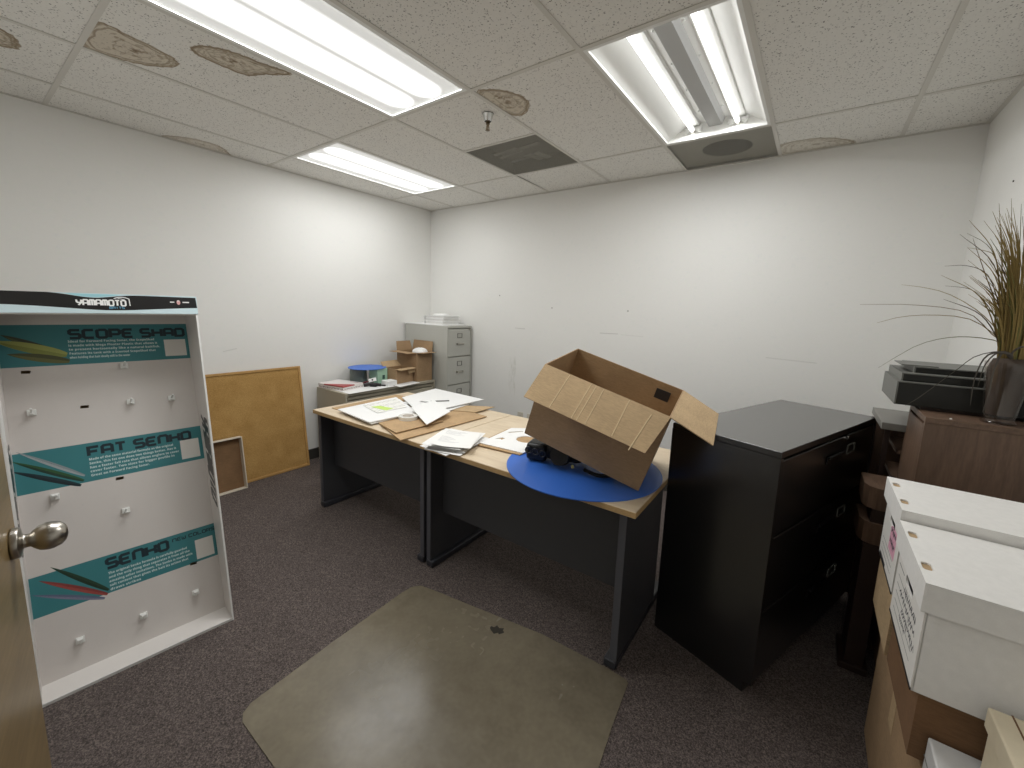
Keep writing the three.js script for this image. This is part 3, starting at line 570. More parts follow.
{ // pile of papers at the joint of the desks
  const t = thing('paper_pile', 'loose pile of white papers at the joint between the desks', 'papers', [2.225, TOPY, 1.87]);
  const txt = canvasTex(256, 330, (g, w, h) => { g.fillStyle = '#efeeea'; g.fillRect(0, 0, w, h); g.strokeStyle = 'rgba(80,84,96,0.75)'; g.lineWidth = 2; for (let i = 0; i < 14; i++) { const y = 30 + i * 14 + (i > 5 ? 40 : 0); g.beginPath(); g.moveTo(24, y); g.lineTo(24 + 60 + 110 * rnd(), y); g.stroke(); } });
  for (let k = 0; k < 9; k++) {
    const g = new THREE.PlaneGeometry(0.216, 0.279, 10, 10).rotateX(-Math.PI / 2), p = g.attributes.position;
    for (let i = 0; i < p.count; i++) { const x = p.getX(i), z = p.getZ(i); p.setY(i, 0.012 * Math.max(0, -x / 0.108) ** 2 * (k / 9) * (1 + 0.4 * Math.sin(9 * z + k)) ); }
    const lower = g.clone().translate(0, -0.0009, 0); const idx = lower.index.array; for (let i = 0; i < idx.length; i += 3) { const q = idx[i]; idx[i] = idx[i + 1]; idx[i + 1] = q; }
    g.computeVertexNormals(); lower.computeVertexNormals();
    part('sheet', merge([g, lower]), k === 8 ? std(0xffffff, 0.8, { map: txt }) : M.paper, t, [rr(-0.02, 0.02), 0.002 + k * 0.0042, rr(-0.02, 0.03)], [0, 0.2 + rr(-0.3, 0.3) + (k === 8 ? 0.12 : 0), 0]);
  }
}
{ // white template board with cutouts on a brown board
  const o = [[2.335, 1.8], [2.3, 1.45], [2.42, 1.36], [2.63, 1.41], [2.61, 1.775]];
  sheetThing('template_backing', [[2.335, 1.815], [2.3, 1.47], [2.42, 1.38], [2.63, 1.42], [2.62, 1.79]].map(([x, z]) => [x - 0.012, z + 0.01]), TOPY + 0.0042, 0.005, M.sheetBrown, 'brown board lying under the white cutout template', 'board');
  sheetThing('cutout_template', o, TOPY + 0.0095, 0.004, M.whiteBoard, 'white template board with a round hole and two small cutouts', 'board',
    [circlePts(2.5, 1.578, 0.06, 28), [[2.355, 1.69], [2.375, 1.64], [2.40, 1.65], [2.395, 1.68], [2.385, 1.67]], [[2.335, 1.535], [2.39, 1.46], [2.402, 1.467], [2.348, 1.545]]]);
}
single('pen', new THREE.CylinderGeometry(0.004, 0.004, 0.14, 10).rotateZ(Math.PI / 2), std(0x4b4a46, 0.4), 'grey pen lying on the large white board', 'pen', [1.52, TOPY + 0.037, 1.31], 0.9);

// ---------- clutter on the low file ----------
const CY = 0.7055;
single('paper_sheet', plate([[0.1, 1.46], [0.54, 1.47], [0.53, 0.98], [0.1, 0.95]], 0.003)[0], M.paper, 'white paper covering the low file beside the game box', 'paper', [0.325, CY, 1.2]);
{
  const t = thing('game_box', 'flat white and red box at the end of the low file', 'box', [0.235, CY + 0.0035, 1.34], 0.2);
  const lidTex = canvasTex(256, 200, (g, w, h) => { g.fillStyle = '#e6dfdb'; g.fillRect(0, 0, w, h); g.fillStyle = '#a94a49'; g.beginPath(); g.moveTo(60, 200); g.lineTo(256, 90); g.lineTo(256, 200); g.fill(); g.fillStyle = '#8c2f33'; g.fillRect(150, 20, 100, 10); });
  const g = rbx(0.32, 0.012, 0.24, 0.003, 0, 0.036, 0); { const p = g.attributes.position, uv = g.attributes.uv; for (let i = 0; i < p.count; i++) uv.setXY(i, p.getX(i) / 0.32 + 0.5, 0.5 - p.getZ(i) / 0.24); }
  part('lid', g, std(0xffffff, 0.5, { map: lidTex }), t);
  const side = canvasTex(512, 64, (c, w, h) => { c.fillStyle = '#e4dedb'; c.fillRect(0, 0, w, h); c.fillStyle = '#5a4a4c'; for (let i = 0; i < 24; i++) c.fillRect(20 + i * 20 + rnd() * 6, 20 + rnd() * 10, 5 + rnd() * 9, 12 + rnd() * 10); c.fillStyle = '#b5605f'; for (let i = 0; i < 8; i++) c.fillRect(30 + i * 60, 44, 30 * rnd(), 6); });
  const b = new THREE.BoxGeometry(0.316, 0.03, 0.236); part('tray', b.translate(0, 0.015, 0), std(0xffffff, 0.55, { map: side }), t);
}
{
  const t = thing('tool_case', 'dark red and black tool with white tag on the low file', 'tool', [0.4, CY + 0.0035, 1.105], 0.5);
  t.scale.setScalar(0.72); part('grip', new THREE.TubeGeometry(new THREE.CatmullRomCurve3([[-0.09, 0.02, 0.08], [-0.04, 0.03, 0.04], [0.02, 0.03, 0.01], [0.1, 0.02, -0.02]].map(p => new THREE.Vector3(...p))), 20, 0.02, 10), std(0x1c0d0f, 0.5), t);
  part('jaw', merge([rbx(0.09, 0.03, 0.05, 0.008, 0.02, 0.018, 0.03), rbx(0.11, 0.014, 0.02, 0.005, 0.1, 0.01, -0.05)]), M.blackPlastic, t);
  part('red_arm', new THREE.TubeGeometry(new THREE.CatmullRomCurve3([[-0.16, 0.03, 0.02], [-0.08, 0.055, 0.0], [0.0, 0.06, -0.01]].map(p => new THREE.Vector3(...p))), 12, 0.011, 8), std(0x6e1f24, 0.5), t);
  const tag = part('tag', rbx(0.1, 0.046, 0.004, 0.001), M.whiteBoard, t, [-0.01, 0.085, 0.0], [-0.3, 0.5, 0.35]);
  part('emblem', cyl(0.011, 0.011, 0.001, 16).rotateX(Math.PI / 2), M.blackPlastic, tag, [0, 0, 0.0025]);
}
single('grey_canister', new THREE.LatheGeometry([[0, 0], [0.075, 0], [0.08, 0.006], [0.08, 0.15], [0.076, 0.156], [0, 0.156]].map(p => new THREE.Vector2(...p)), 36), std(0x6c7672, 0.5), 'grey canister under the small blue disc', 'canister', [0.155, CY + 0.0035, 1.1]);
{
  const t = thing('green_box', 'pale green upright box under the small blue disc', 'box', [0.31, CY + 0.0035, 0.98], 0.05);
  part('carton', rbx(0.13, 0.156, 0.12, 0.003, 0, 0.078, 0), std(0xa9cdb4, 0.6), t);
  part('dark_mark', rbx(0.001, 0.04, 0.03, 0.0004, 0.0655, 0.07, -0.012), std(0x2d4a44, 0.6), t);
}
single('blue_disc', uvm(new THREE.CylinderGeometry(0.18, 0.18, 0.004, 56)), M.blue, 'small blue disc lying on the green box and grey canister', 'disc', [0.225, CY + 0.1625, 1.045]);
single('white_carton', rbx(0.1, 0.05, 0.11, 0.003, 0, 0.025, 0), M.whiteBoard, 'small white carton before the pale green box', 'box', [0.465, CY + 0.0035, 0.968], 0.0);
single('paper_sheet', plate([[0.3, 0.94], [0.6, 0.945], [0.56, 0.66], [0.3, 0.655]], 0.003)[0], M.paper, 'white sheet under the small cardboard box, overhanging the low file', 'paper', [0.44, CY, 0.8]);
{
  const t = carton('cardboard_box', 'small cardboard box with torn tape flaps on the low file', 0.17, 0.24, 0.15, { left: [0.08, -0.75, 0.01], right: [0.06, 0.1, 0.02] }, [M.card, M.cardPale, M.cardIn]);
  t.position.set(0.375, CY + 0.0035, 0.78); t.rotation.y = 0.12;
  part('tape_tail', plate([[0, 0], [0.04, 0.01], [0.05, 0.1], [0.02, 0.12], [0.0, 0.08]], 0.001)[0], M.cardPale, t, [0.115, 0.12, -0.06], [0, 0, -1.3]);
}
{
  const t = carton('cardboard_box', 'medium open cardboard box beside the tall filing cabinet', 0.34, 0.2, 0.3, { left: [0.1, -1.25, 0.015], back: [0.11, -1.45, 0.015], front: [0.1, 0.02, 0.02], right: [0.1, -0.06, 0.02] }, [M.card, M.card, M.cardIn]);
  t.position.set(0.33, CY, 0.535); t.rotation.y = -0.06;
  const bag = new THREE.SphereGeometry(1, 20, 12); { const p = bag.attributes.position; for (let i = 0; i < p.count; i++) { const n = 1 + 0.12 * Math.sin(6 * p.getX(i) + 4 * p.getZ(i)); p.setXYZ(i, p.getX(i) * 0.09 * n, p.getY(i) * 0.05 * n, p.getZ(i) * 0.07 * n); } bag.computeVertexNormals(); }
  single('packing_bag', bag, M.paper, 'white crumpled bag poking out of the medium cardboard box', 'bag', [0.41, CY + 0.292, 0.53]);
}

// ---------- corkboard and small framed board leaning on the wall ----------
{
  const w = 1.22, h = 0.92, t = thing('corkboard', 'large cork bulletin board with oak frame leaning on the wall', 'corkboard', [0.135, 0, 1.615 + w / 2]);
  t.rotation.set(0, 0, Math.atan2(0.105, h) * 1); t.rotation.order = 'YXZ';
  const f = 0.02;
  part('cork', lim(-0.006, 0.0, f, h - f, -w / 2 + f, w / 2 - f), M.cork, t);
  part('backing', lim(-0.012, -0.006, 0.004, h - 0.004, -w / 2 + 0.004, w / 2 - 0.004), M.brownBoard, t);
  const rail = (y0, y1, z0, z1) => part('frame_rail', rbx(0.02, y1 - y0, z1 - z0, 0.003, -0.002, (y0 + y1) / 2, (z0 + z1) / 2), M.oak, t);
  rail(0, f, -w / 2, w / 2); rail(h - f, h, -w / 2, w / 2); rail(f, h - f, -w / 2, -w / 2 + f); rail(f, h - f, w / 2 - f, w / 2);
}
{
  const w = 0.42, h = 0.42, t = thing('shallow_tray', 'small brown shallow tray with pale rims leaning on the corkboard', 'tray', [0.235, 0, 2.172 + w / 2]);
  t.rotation.set(0, 0, 0.13); t.rotation.order = 'YXZ';
  part('panel', lim(-0.055, -0.049, 0.004, h - 0.004, -w / 2 + 0.004, w / 2 - 0.004), M.brownBoard, t);
  for (const [y0, y1, z0, z1] of [[0, 0.008, -w / 2, w / 2], [h - 0.008, h, -w / 2, w / 2], [0.008, h - 0.008, -w / 2, -w / 2 + 0.008], [0.008, h - 0.008, w / 2 - 0.008, w / 2]])
    part('rim', rbx(0.055, y1 - y0, z1 - z0, 0.002, -0.0275, (y0 + y1) / 2, (z0 + z1) / 2), M.paleTrim, t);
}

// ---------- fishing bait display ----------
// squared stroke alphabet on a 4 x 5 field
const GL = {
  S: [[[4, 0], [0.6, 0], [0, 0.6], [0, 1.9], [0.6, 2.5], [3.4, 2.5], [4, 3.1], [4, 4.4], [3.4, 5], [0, 5]]], C: [[[4, 0], [0.7, 0], [0, 0.7], [0, 4.3], [0.7, 5], [4, 5]]],
  O: [[[0.7, 0], [3.3, 0], [4, 0.7], [4, 4.3], [3.3, 5], [0.7, 5], [0, 4.3], [0, 0.7], [0.7, 0]]], P: [[[0, 5], [0, 0], [3.3, 0], [4, 0.7], [4, 2.3], [3.3, 3], [0, 3]]],
  E: [[[4, 0], [0.7, 0], [0, 0.7], [0, 4.3], [0.7, 5], [4, 5]], [[0, 2.5], [3.4, 2.5]]], H: [[[0, 0], [0, 5]], [[4, 0], [4, 5]], [[0, 2.5], [4, 2.5]]],
  A: [[[0, 5], [0, 0.7], [0.7, 0], [3.3, 0], [4, 0.7], [4, 5]], [[0, 3], [4, 3]]], D: [[[0, 0], [3.2, 0], [4, 0.8], [4, 4.2], [3.2, 5], [0, 5], [0, 0]]],
  F: [[[4, 0], [0, 0], [0, 5]], [[0, 2.6], [3.4, 2.6]]], T: [[[0, 0], [4, 0]], [[2, 0], [2, 5]]], N: [[[0, 5], [0, 0.7], [0.7, 0], [3.3, 0], [4, 0.7], [4, 5]]],
  K: [[[0, 0], [0, 5]], [[0, 2.5], [3.3, 2.5], [4, 3.2], [4, 5]], [[3.3, 2.5], [4, 1.8], [4, 0]]], W: [[[0, 0], [0, 4.3], [0.7, 5], [3.3, 5], [4, 4.3], [4, 0]], [[2, 1.5], [2, 5]]],
  L: [[[0, 0], [0, 5], [4, 5]]], R: [[[0, 5], [0, 0], [3.3, 0], [4, 0.7], [4, 2.2], [3.3, 2.9], [0, 2.9]], [[2.4, 2.9], [4, 5]]],
  Y: [[[0, 0], [0.3, 2], [1, 2.6], [4, 2.6]], [[4, 0], [4, 2.6], [1.4, 5]]], M: [[[0, 5], [0, 0.7], [0.7, 0], [3.3, 0], [4, 0.7], [4, 5]], [[2, 0], [2, 5]]],
  B: [[[0, 0], [3.4, 0], [4, 0.7], [3.4, 2.4], [4, 3.2], [4, 4.4], [3.4, 5], [0, 5], [0, 0]], [[0, 2.4], [3.4, 2.4]]], I: [[[2, 0], [2, 5]]],
};
function techno(g, text, x, y, w, h, color, weight = 0.2) {   // fits text into the box
  const adv = 5.5, step = [...text].map(ch => (ch === ' ' ? 2.6 : adv)), start = step.map((_, i) => step.slice(0, i).reduce((q, v) => q + v, 0)), sx = w / (start[start.length - 1] + 4), sy = h / 5;
  g.strokeStyle = color; g.lineJoin = 'miter'; g.lineCap = 'butt'; g.lineWidth = h * weight;
  [...text].forEach((ch, i) => (GL[ch] || []).forEach(l => { g.beginPath(); l.forEach(([a, b], k) => { const X = x + (start[i] + a) * sx, Y = y + b * sy; k ? g.lineTo(X, Y) : g.moveTo(X, Y); }); g.stroke(); }));
}
{
  // flat-bottomed tray: front edge and back panel both lean back, the back panel more
  const WD = 0.595, HD = 1.466, DB = 0.115, yaw = -0.095, TF = 0.165, TB = 0.249, HF = 1.442;
  const t = thing('bait_display', 'white cardboard fishing bait display with teal banners leaning beside the door', 'display stand');
  const av = new THREE.Vector3(Math.sin(yaw), 0, Math.cos(yaw)), nh = new THREE.Vector3(Math.cos(yaw), 0, -Math.sin(yaw)), X = av.clone().negate();
  // local axes: x towards the picture right, y up, z out to the front; origin under the foot of the back panel
  t.quaternion.setFromRotationMatrix(new THREE.Matrix4().makeBasis(X, new THREE.Vector3(0, 1, 0), nh));
  t.position.set(1.702, 0.001, 2.823).addScaledVector(X, -WD / 2).addScaledVector(nh, -DB);
  const PW = 800, PH = Math.round(800 * HD / WD), s = PW / WD;
  const px = a => (WD - a * 0.975) * s, py = b => (HD - b * 0.972) * s;        // a: metres from the right end, b: height
  const print = canvasTex(PW, PH, (g, w, h) => {
    g.fillStyle = '#dcd6d1'; g.fillRect(0, 0, w, h);
    for (let i = 0; i < 5000; i++) { const k = 205 + Math.floor(rnd() * 22); g.fillStyle = `rgba(${k},${k - 5},${k - 8},0.3)`; g.fillRect(rnd() * w, rnd() * h, 2 + rnd() * 8, 1 + rnd() * 3); }
    const band = (b0, b1) => { g.fillStyle = '#3a8288'; g.fillRect(0, py(b1), w, (b1 - b0) * s); };
    const lure = (a0, b0, a1, b1, r, fill, fill2) => {
      const x0 = px(a0), y0 = py(b0), x1 = px(a1), y1 = py(b1), ang = Math.atan2(y1 - y0, x1 - x0), l = Math.hypot(x1 - x0, y1 - y0);
      g.save(); g.translate(x0, y0); g.rotate(ang); g.fillStyle = fill; g.beginPath(); g.moveTo(0, 0); g.bezierCurveTo(l * 0.3, -r, l * 0.8, -r, l, -r * 0.35); g.lineTo(l, r * 0.35); g.bezierCurveTo(l * 0.8, r, l * 0.3, r, 0, 0); g.fill();
      if (fill2) { g.fillStyle = fill2; g.beginPath(); g.moveTo(l * 0.05, 0); g.bezierCurveTo(l * 0.3, 0, l * 0.8, 0, l, 0); g.lineTo(l, r * 0.35); g.bezierCurveTo(l * 0.8, r, l * 0.3, r, l * 0.05, 0); g.fill(); }
      for (let i = 0; i < 40; i++) { g.fillStyle = `rgba(20,20,10,${0.25 * rnd()})`; g.fillRect(l * (0.1 + 0.85 * rnd()), (rnd() - 0.5) * r * 0.8, 3, 2); }
      g.restore();
    };
    const block = (a, b, w0, lines) => { g.fillStyle = 'rgba(236,240,238,0.95)'; g.font = `bold ${Math.round(0.013 * s)}px sans-serif`; lines.forEach((t2, i) => { const m = g.measureText(t2).width || 1, want = Math.min(m * 1.2, (i === lines.length - 1 ? 0.62 : 0.92 + 0.06 * ((i * 7) % 3) / 2) * w0 * s); g.save(); g.translate(px(a), py(b - 0.0175 * (i + 1))); g.scale(want / m, 1); g.fillText(t2, 0, 0); g.restore(); }); };
    const patch = (a0, b0, a1, b1) => { g.fillStyle = '#e6e3dd'; g.fillRect(px(a0), py(b0), (a0 - a1) * s, (b0 - b1) * s); };
    band(1.279, 1.45); techno(g, 'SCOPE SHAD', px(0.41), py(1.425), 0.385 * s, 0.034 * s, '#0d2630', 0.32);
    block(0.418, 1.388, 0.305, ['Ideal for Forward Facing Sonar, the ScopeShad', 'is made with Mega Floater Plastic that allows it', 'to present horizontally like a natural baitfish.', 'Features its tank with a Scented ScopeShad that', 'when holding that bait ideally still in the water']);
    patch(0.096, 1.372, 0.014, 1.292);
    lure(0.6, 1.41, 0.435, 1.315, 24, '#3d4432', '#566040'); lure(0.62, 1.385, 0.425, 1.318, 34, '#a9b060', '#8c9448'); lure(0.59, 1.33, 0.42, 1.29, 27, '#4c5030', '#6a6c3c');
    band(0.765, 0.926); techno(g, 'FAT SENKO', px(0.4), py(0.906), 0.345 * s, 0.034 * s, '#0d2630', 0.32);
    block(0.402, 0.868, 0.305, ['Made of the same material formula as the original', 'Senko, this fat one does two things better. Has it', 'has a faster fall rate that allows anglers to cover', 'cover faster. Two sizes for bigger profile in', 'Great on Forward Facing Sonar.']);
    patch(0.088, 0.868, 0.016, 0.778);
    lure(0.6, 0.935, 0.42, 0.79, 13, '#8e989c', '#a9b0b2'); lure(0.615, 0.9, 0.425, 0.77, 16, '#2f5a34', '#1d3a2c'); lure(0.62, 0.862, 0.435, 0.752, 16, '#17323a', '#0f2229');
    band(0.275, 0.43); techno(g, 'SENKO', px(0.39), py(0.412), 0.2 * s, 0.036 * s, '#0d2630', 0.32); techno(g, 'NEW COLORS', px(0.165), py(0.412), 0.16 * s, 0.013 * s, '#0d2630', 0.24);
    block(0.39, 0.366, 0.29, ['The original Senko formula is carefully guarded', 'and the only thing that separates it from all the', 'amazing other imitations. The Senko is made with', 'salt content that gives the bait its action that', 'draws strikes']);
    patch(0.084, 0.374, 0.014, 0.284);
    lure(0.55, 0.452, 0.395, 0.284, 15, '#22402c', '#16301f'); lure(0.585, 0.412, 0.4, 0.268, 16, '#8a3b38', '#a04a44'); lure(0.61, 0.366, 0.41, 0.255, 14, '#5f6c86', '#7d7f96');
  });
  const backShape = new THREE.Shape([[-WD / 2, 0], [WD / 2, 0], [WD / 2, HD], [-WD / 2, HD]].map(p => new THREE.Vector2(...p)));
  for (const [a, b0] of [[0.547, 1.253], [0.394, 1.085], [0.315, 0.747], [0.1, 0.268]]) { const b = b0 * 0.972, x = WD / 2 - a * 0.975; backShape.holes.push(new THREE.Path([[x - 0.013, b - 0.005], [x + 0.012, b - 0.006], [x + 0.014, b + 0.006], [x - 0.011, b + 0.007]].map(p => new THREE.Vector2(...p)))); }
  const bg = new THREE.ExtrudeGeometry(backShape, { depth: 0.004, bevelEnabled: false }); { const p = bg.attributes.position, uv = bg.attributes.uv; for (let i = 0; i < p.count; i++) uv.setXY(i, p.getX(i) / WD + 0.5, p.getY(i) / HD); }
  part('back_panel', bg, phys(0xffffff, 0.5, { map: print, clearcoat: 0.25, clearcoatRoughness: 0.3 }), t, [0, 0, 0], [-TB, 0, 0]);
  part('rear_panel', lim(-WD / 2, WD / 2, 0.01, HD, -0.03, -0.026), M.card, t, [0, 0, 0], [-TB, 0, 0]);
  const sideTex = canvasTex(160, 1200, (g, w, h) => {
    g.fillStyle = '#dcd6d1'; g.fillRect(0, 0, w, h); g.save(); g.translate(w * 0.34, h * 0.34); g.rotate(Math.PI / 2); g.transform(1, 0, -0.25, 1, 0, 0); techno(g, 'YAMAMOTO', 0, -64, 330, 88, '#23211f', 0.2); g.restore();
    g.save(); g.translate(w * 0.2, h * 0.56); g.rotate(Math.PI / 2); techno(g, 'BAITS', 0, -14, 70, 16, '#4a4846', 0.24); g.restore();
  });
  const zf = (h) => DB - h * Math.tan(TF), zb = h => -h * Math.tan(TB), yT = HF * Math.cos(TF);
  for (const sd of [1, -1]) {
    const sh = new THREE.Shape([[zb(0.03) - 0.02, 0.0], [DB, 0], [zf(yT), yT], [zb(yT) - 0.03, yT]].map(p => new THREE.Vector2(...p)));
    const g = new THREE.ExtrudeGeometry(sh, { depth: 0.005, bevelEnabled: false }), p = g.attributes.position, uv = g.attributes.uv;
    for (let i = 0; i < p.count; i++) { const y = p.getY(i), z = p.getX(i), q = (z - zb(y)) / (zf(y) - zb(y)); uv.setXY(i, sd > 0 ? q : 1 - q, y / yT); }
    g.rotateY(-Math.PI / 2);
    const m = part('side_wall', g, phys(0xffffff, 0.45, { map: sideTex, clearcoat: 0.3, clearcoatRoughness: 0.3 }), t, [sd > 0 ? WD / 2 + 0.005 : -WD / 2, 0, 0]);
    part('front_edge', lim(-0.006, 0.001, 0, HF, 0, 0.003), M.white, m, [0, 0, DB], [-TF, 0, 0]);
  }
  part('bottom_wall', lim(-WD / 2, WD / 2, 0.002, 0.008, 0.002, DB), M.displayWhite, t);
  part('bottom_lip', lim(-WD / 2, WD / 2, 0.0, 0.012, DB - 0.003, DB + 0.001), M.white, t);
  part('top_wall', lim(-WD / 2, WD / 2, yT - 0.005, yT, zb(yT), zf(yT)), M.displayWhite, t);
  const headTex = canvasTex(1024, 140, (g, w, h) => {
    g.fillStyle = '#cfe3e8'; g.fillRect(0, 0, w, h);
    g.fillStyle = '#1b1a1a'; g.beginPath(); g.moveTo(0, 0); g.lineTo(250, 0); g.bezierCurveTo(360, 8, 400, 32, 480, 30); g.bezierCurveTo(560, 22, 600, 8, 680, 6); g.lineTo(1018, 10); g.lineTo(1022, 92); g.bezierCurveTo(800, 100, 700, 116, 560, 118); g.bezierCurveTo(420, 120, 300, 92, 0, 84); g.closePath(); g.fill();
    g.fillStyle = '#9fd0da'; g.beginPath(); g.moveTo(330, 4); g.bezierCurveTo(400, 26, 440, 28, 480, 26); g.bezierCurveTo(540, 22, 580, 8, 620, 4); g.closePath(); g.fill();
    techno(g, 'YAMAMOTO', 380, 46, 238, 38, '#f2f2f0', 0.26);
    g.strokeStyle = '#f2f2f0'; g.lineWidth = 6; g.beginPath(); g.moveTo(560, 34); g.quadraticCurveTo(600, 10, 638, 34); g.lineTo(640, 84); g.stroke(); g.lineWidth = 4; g.beginPath(); g.moveTo(580, 30); g.lineTo(615, 40); g.stroke();
    techno(g, 'BAITS', 535, 92, 74, 14, '#5f9dbb', 0.3);
    g.fillStyle = '#e4e2e0'; g.fillRect(862, 44, 26, 9); g.fillRect(936, 44, 40, 9); g.fillStyle = '#d8a7a4'; g.beginPath(); g.ellipse(912, 50, 11, 19, 0, 0, 7); g.fill(); g.fillStyle = '#f0ecea'; g.fillRect(905, 34, 12, 8);
  });
  const hg = new THREE.BoxGeometry(WD + 0.014, 0.079, 0.012); { const p = hg.attributes.position, uv = hg.attributes.uv; for (let i = 0; i < p.count; i++) uv.setXY(i, p.getX(i) / (WD + 0.014) + 0.5, p.getY(i) / 0.079 + 0.5); }
  part('header', hg, std(0xffffff, 0.4, { map: headTex }), t, [0, (HF + 0.0395) * Math.cos(TF), DB - (HF + 0.0395) * Math.sin(TF)], [-TF, 0, 0]);
  part('header_top', lim(-WD / 2 - 0.005, WD / 2 + 0.005, yT + 0.07, yT + 0.074, zb(yT) - 0.03, zf(yT) - 0.02), M.displayWhite, t);
  for (const [a, b, full] of [[0.25, 1.253, 1], [0.545, 1.085, 1], [0.245, 1.085, 1], [0.097, 1.082, 1], [0.512, 0.728, 0], [0.309, 0.601, 1], [0.108, 0.133, 0], [0.298, 0.122, 0], [0.495, 0.126, 0]]) {
    const x = WD / 2 - a * 0.975, g = [rbx(0.026, 0.024, 0.008, 0.002, 0, 0, 0.006)];
    if (full) g.push(cyl(0.0035, 0.0035, 0.05, 8).rotateX(Math.PI / 2 - 0.25).translate(0, 0.007, 0.03), rbx(0.012, 0.006, 0.02, 0.002, 0, -0.006, 0.016)); else g.push(rbx(0.018, 0.007, 0.026, 0.002, 0, 0.006, 0.018), rbx(0.006, 0.018, 0.014, 0.002, 0, -0.002, 0.014));
    part('peg_hook', merge(g), M.pegWhite, t, [x, b * 0.972 * Math.cos(TB) + 0.003 * Math.sin(TB), -b * 0.972 * Math.sin(TB) + 0.003], [-TB, 0, 0]);
  }
  // folding easel strut behind, which holds the lean
  part('easel_strut', lim(-0.15, 0.15, 0, 0.93, -0.002, 0.002), M.card, t, [0, 0.001, -0.5], [0.235, 0, 0]);
}

// ---------- door ----------
{
  const ex = 2.335, ez = 3.44, hx = 3.205, hz = 3.6, dx = hx - ex, dz = hz - ez, l = Math.hypot(dx, dz), turn = Math.atan2(-dz, dx);
  // local x from the free edge to the hinge, +z is the face away from the room
  const t = thing('door', 'varnished tan wood door with satin knob, swung open against the wall', 'door', [ex, 0.012, ez], turn);
  part('leaf', rbx(l, 2.02, 0.042, 0.002, l / 2, 1.01, 0.021), M.door, t);
  const kn = (s, z) => {
    const prof = [[0, 0], [0.033, 0], [0.034, 0.004], [0.0335, 0.012], [0.031, 0.014], [0.016, 0.017], [0.0145, 0.022], [0.0145, 0.028], [0.019, 0.032], [0.027, 0.041], [0.0305, 0.052], [0.0305, 0.062], [0.026, 0.075], [0.017, 0.083], [0.007, 0.086], [0, 0.0862]];
    part('knob', new THREE.LatheGeometry(prof.map(p => new THREE.Vector2(...p)), 36).rotateX(s * Math.PI / 2), M.nickel, t, [0.062, 0.94, z]);
  };
  kn(-1, 0); kn(1, 0.042);
  part('latch_plate', rbx(0.003, 0.057, 0.025, 0.001), M.nickel, t, [0, 0.94, 0.021]);
  for (const y of [0.2, 1.0, 1.82]) part('hinge', cyl(0.007, 0.007, 0.09, 12), M.nickel, t, [l + 0.004, y, 0.046]);
}

// ---------- right side: wooden cabinet, shelf unit, trays, dried grass ----------
{
  const t = thing('wood_cabinet', 'walnut wood cabinet carrying the vase of dried grass', 'cabinet', [4.265, 0, 1.25]);
  part('end_panel', lim(-0.138, 0.138, 0, 1.13, 0.132, 0.152), M.walnut, t);
  part('end_panel', lim(-0.138, 0.138, 0, 1.13, -0.152, -0.132), M.walnut, t);
  part('top', rbx(0.276, 0.022, 0.304, 0.002, 0, 1.141, 0), M.walnut, t);
  part('back', lim(0.128, 0.138, 0, 1.13, -0.132, 0.132), M.walnut, t);
  part('door_panel', lim(-0.138, -0.12, 0.06, 1.12, -0.13, 0.13), M.walnut, t);
  part('base', lim(-0.12, 0.128, 0, 0.06, -0.132, 0.132), M.walnutDark, t);
  part('screw_cap', new THREE.SphereGeometry(0.004, 10, 8), M.pegWhite, t, [-0.07, 1.1525, 0.13]);
}
{
  const t = thing('shelf_unit', 'walnut shelf unit with grey top squeezed behind the black cabinet', 'shelf', [4.235, 0, 0.885]);
  const z0 = -0.19, z1 = 0.19, x0 = -0.165, x1 = 0.165;
  part('top', rbx(x1 - x0 + 0.02, 0.032, z1 - z0 + 0.004, 0.003, -0.01, 1.034, 0), M.greyLam, t);
  part('end_panel', lim(x0, x1, 0, 1.018, z0, z0 + 0.018), M.walnut, t); part('end_panel', lim(x0 + 0.06, x1, 0, 1.018, z1 - 0.018, z1), M.walnut, t);
  part('back', lim(x1 - 0.01, x1, 0, 1.018, z0 + 0.018, z1 - 0.018), M.walnut, t);
  part('post', lim(x0 + 0.002, x0 + 0.02, 0.05, 1.018, 0.11, 0.128), M.walnutDark, t);
  for (const y of [0.9, 0.77, 0.63, 0.42, 0.06]) part('shelf', plate([[x0, z0 + 0.018], [x1 - 0.01, z0 + 0.018], [x1 - 0.01, z1 - 0.018], [x0 + 0.02, z1 - 0.018], [x0 + 0.004, z1 - 0.03], [x0, z1 - 0.05]], 0.018)[0], M.walnut, t, [0, y, 0]);
  part('edge_trim', lim(x0 - 0.014, x0 - 0.012, 1.02, 1.048, z0, z1), M.paleTrim, t);
}
for (const [i, y] of [[0, 0.73], [1, 0.58]]) {
  const g = plate([[-0.07, -0.1], [0.045, -0.1], [0.045, 0.1], [-0.03, 0.1], [-0.055, 0.085], [-0.07, 0.05]], 0.09)[0];
  const t = thing('wooden_file_tray', i ? 'lower rounded wooden tray wedged between black cabinet and wood cabinet' : 'upper rounded wooden tray wedged between black cabinet and wood cabinet', 'tray', [4.052, y, 1.24], 0, 'wooden trays by the wood cabinet');
  part('tray_body', g, M.walnut, t); 
}
{
  const t = thing('tray_support', 'dark wooden pedestal under the rounded wooden trays', 'pedestal', [4.055, 0, 1.24]);
  part('post', lim(-0.03, 0.035, 0.03, 0.578, -0.08, 0.08), M.walnutDark, t); part('foot', rbx(0.1, 0.03, 0.2, 0.005, 0.0, 0.0155, 0), M.walnutDark, t); part('spacer', lim(-0.02, 0.035, 0.672, 0.728, -0.07, 0.07), M.walnutDark, t);
}
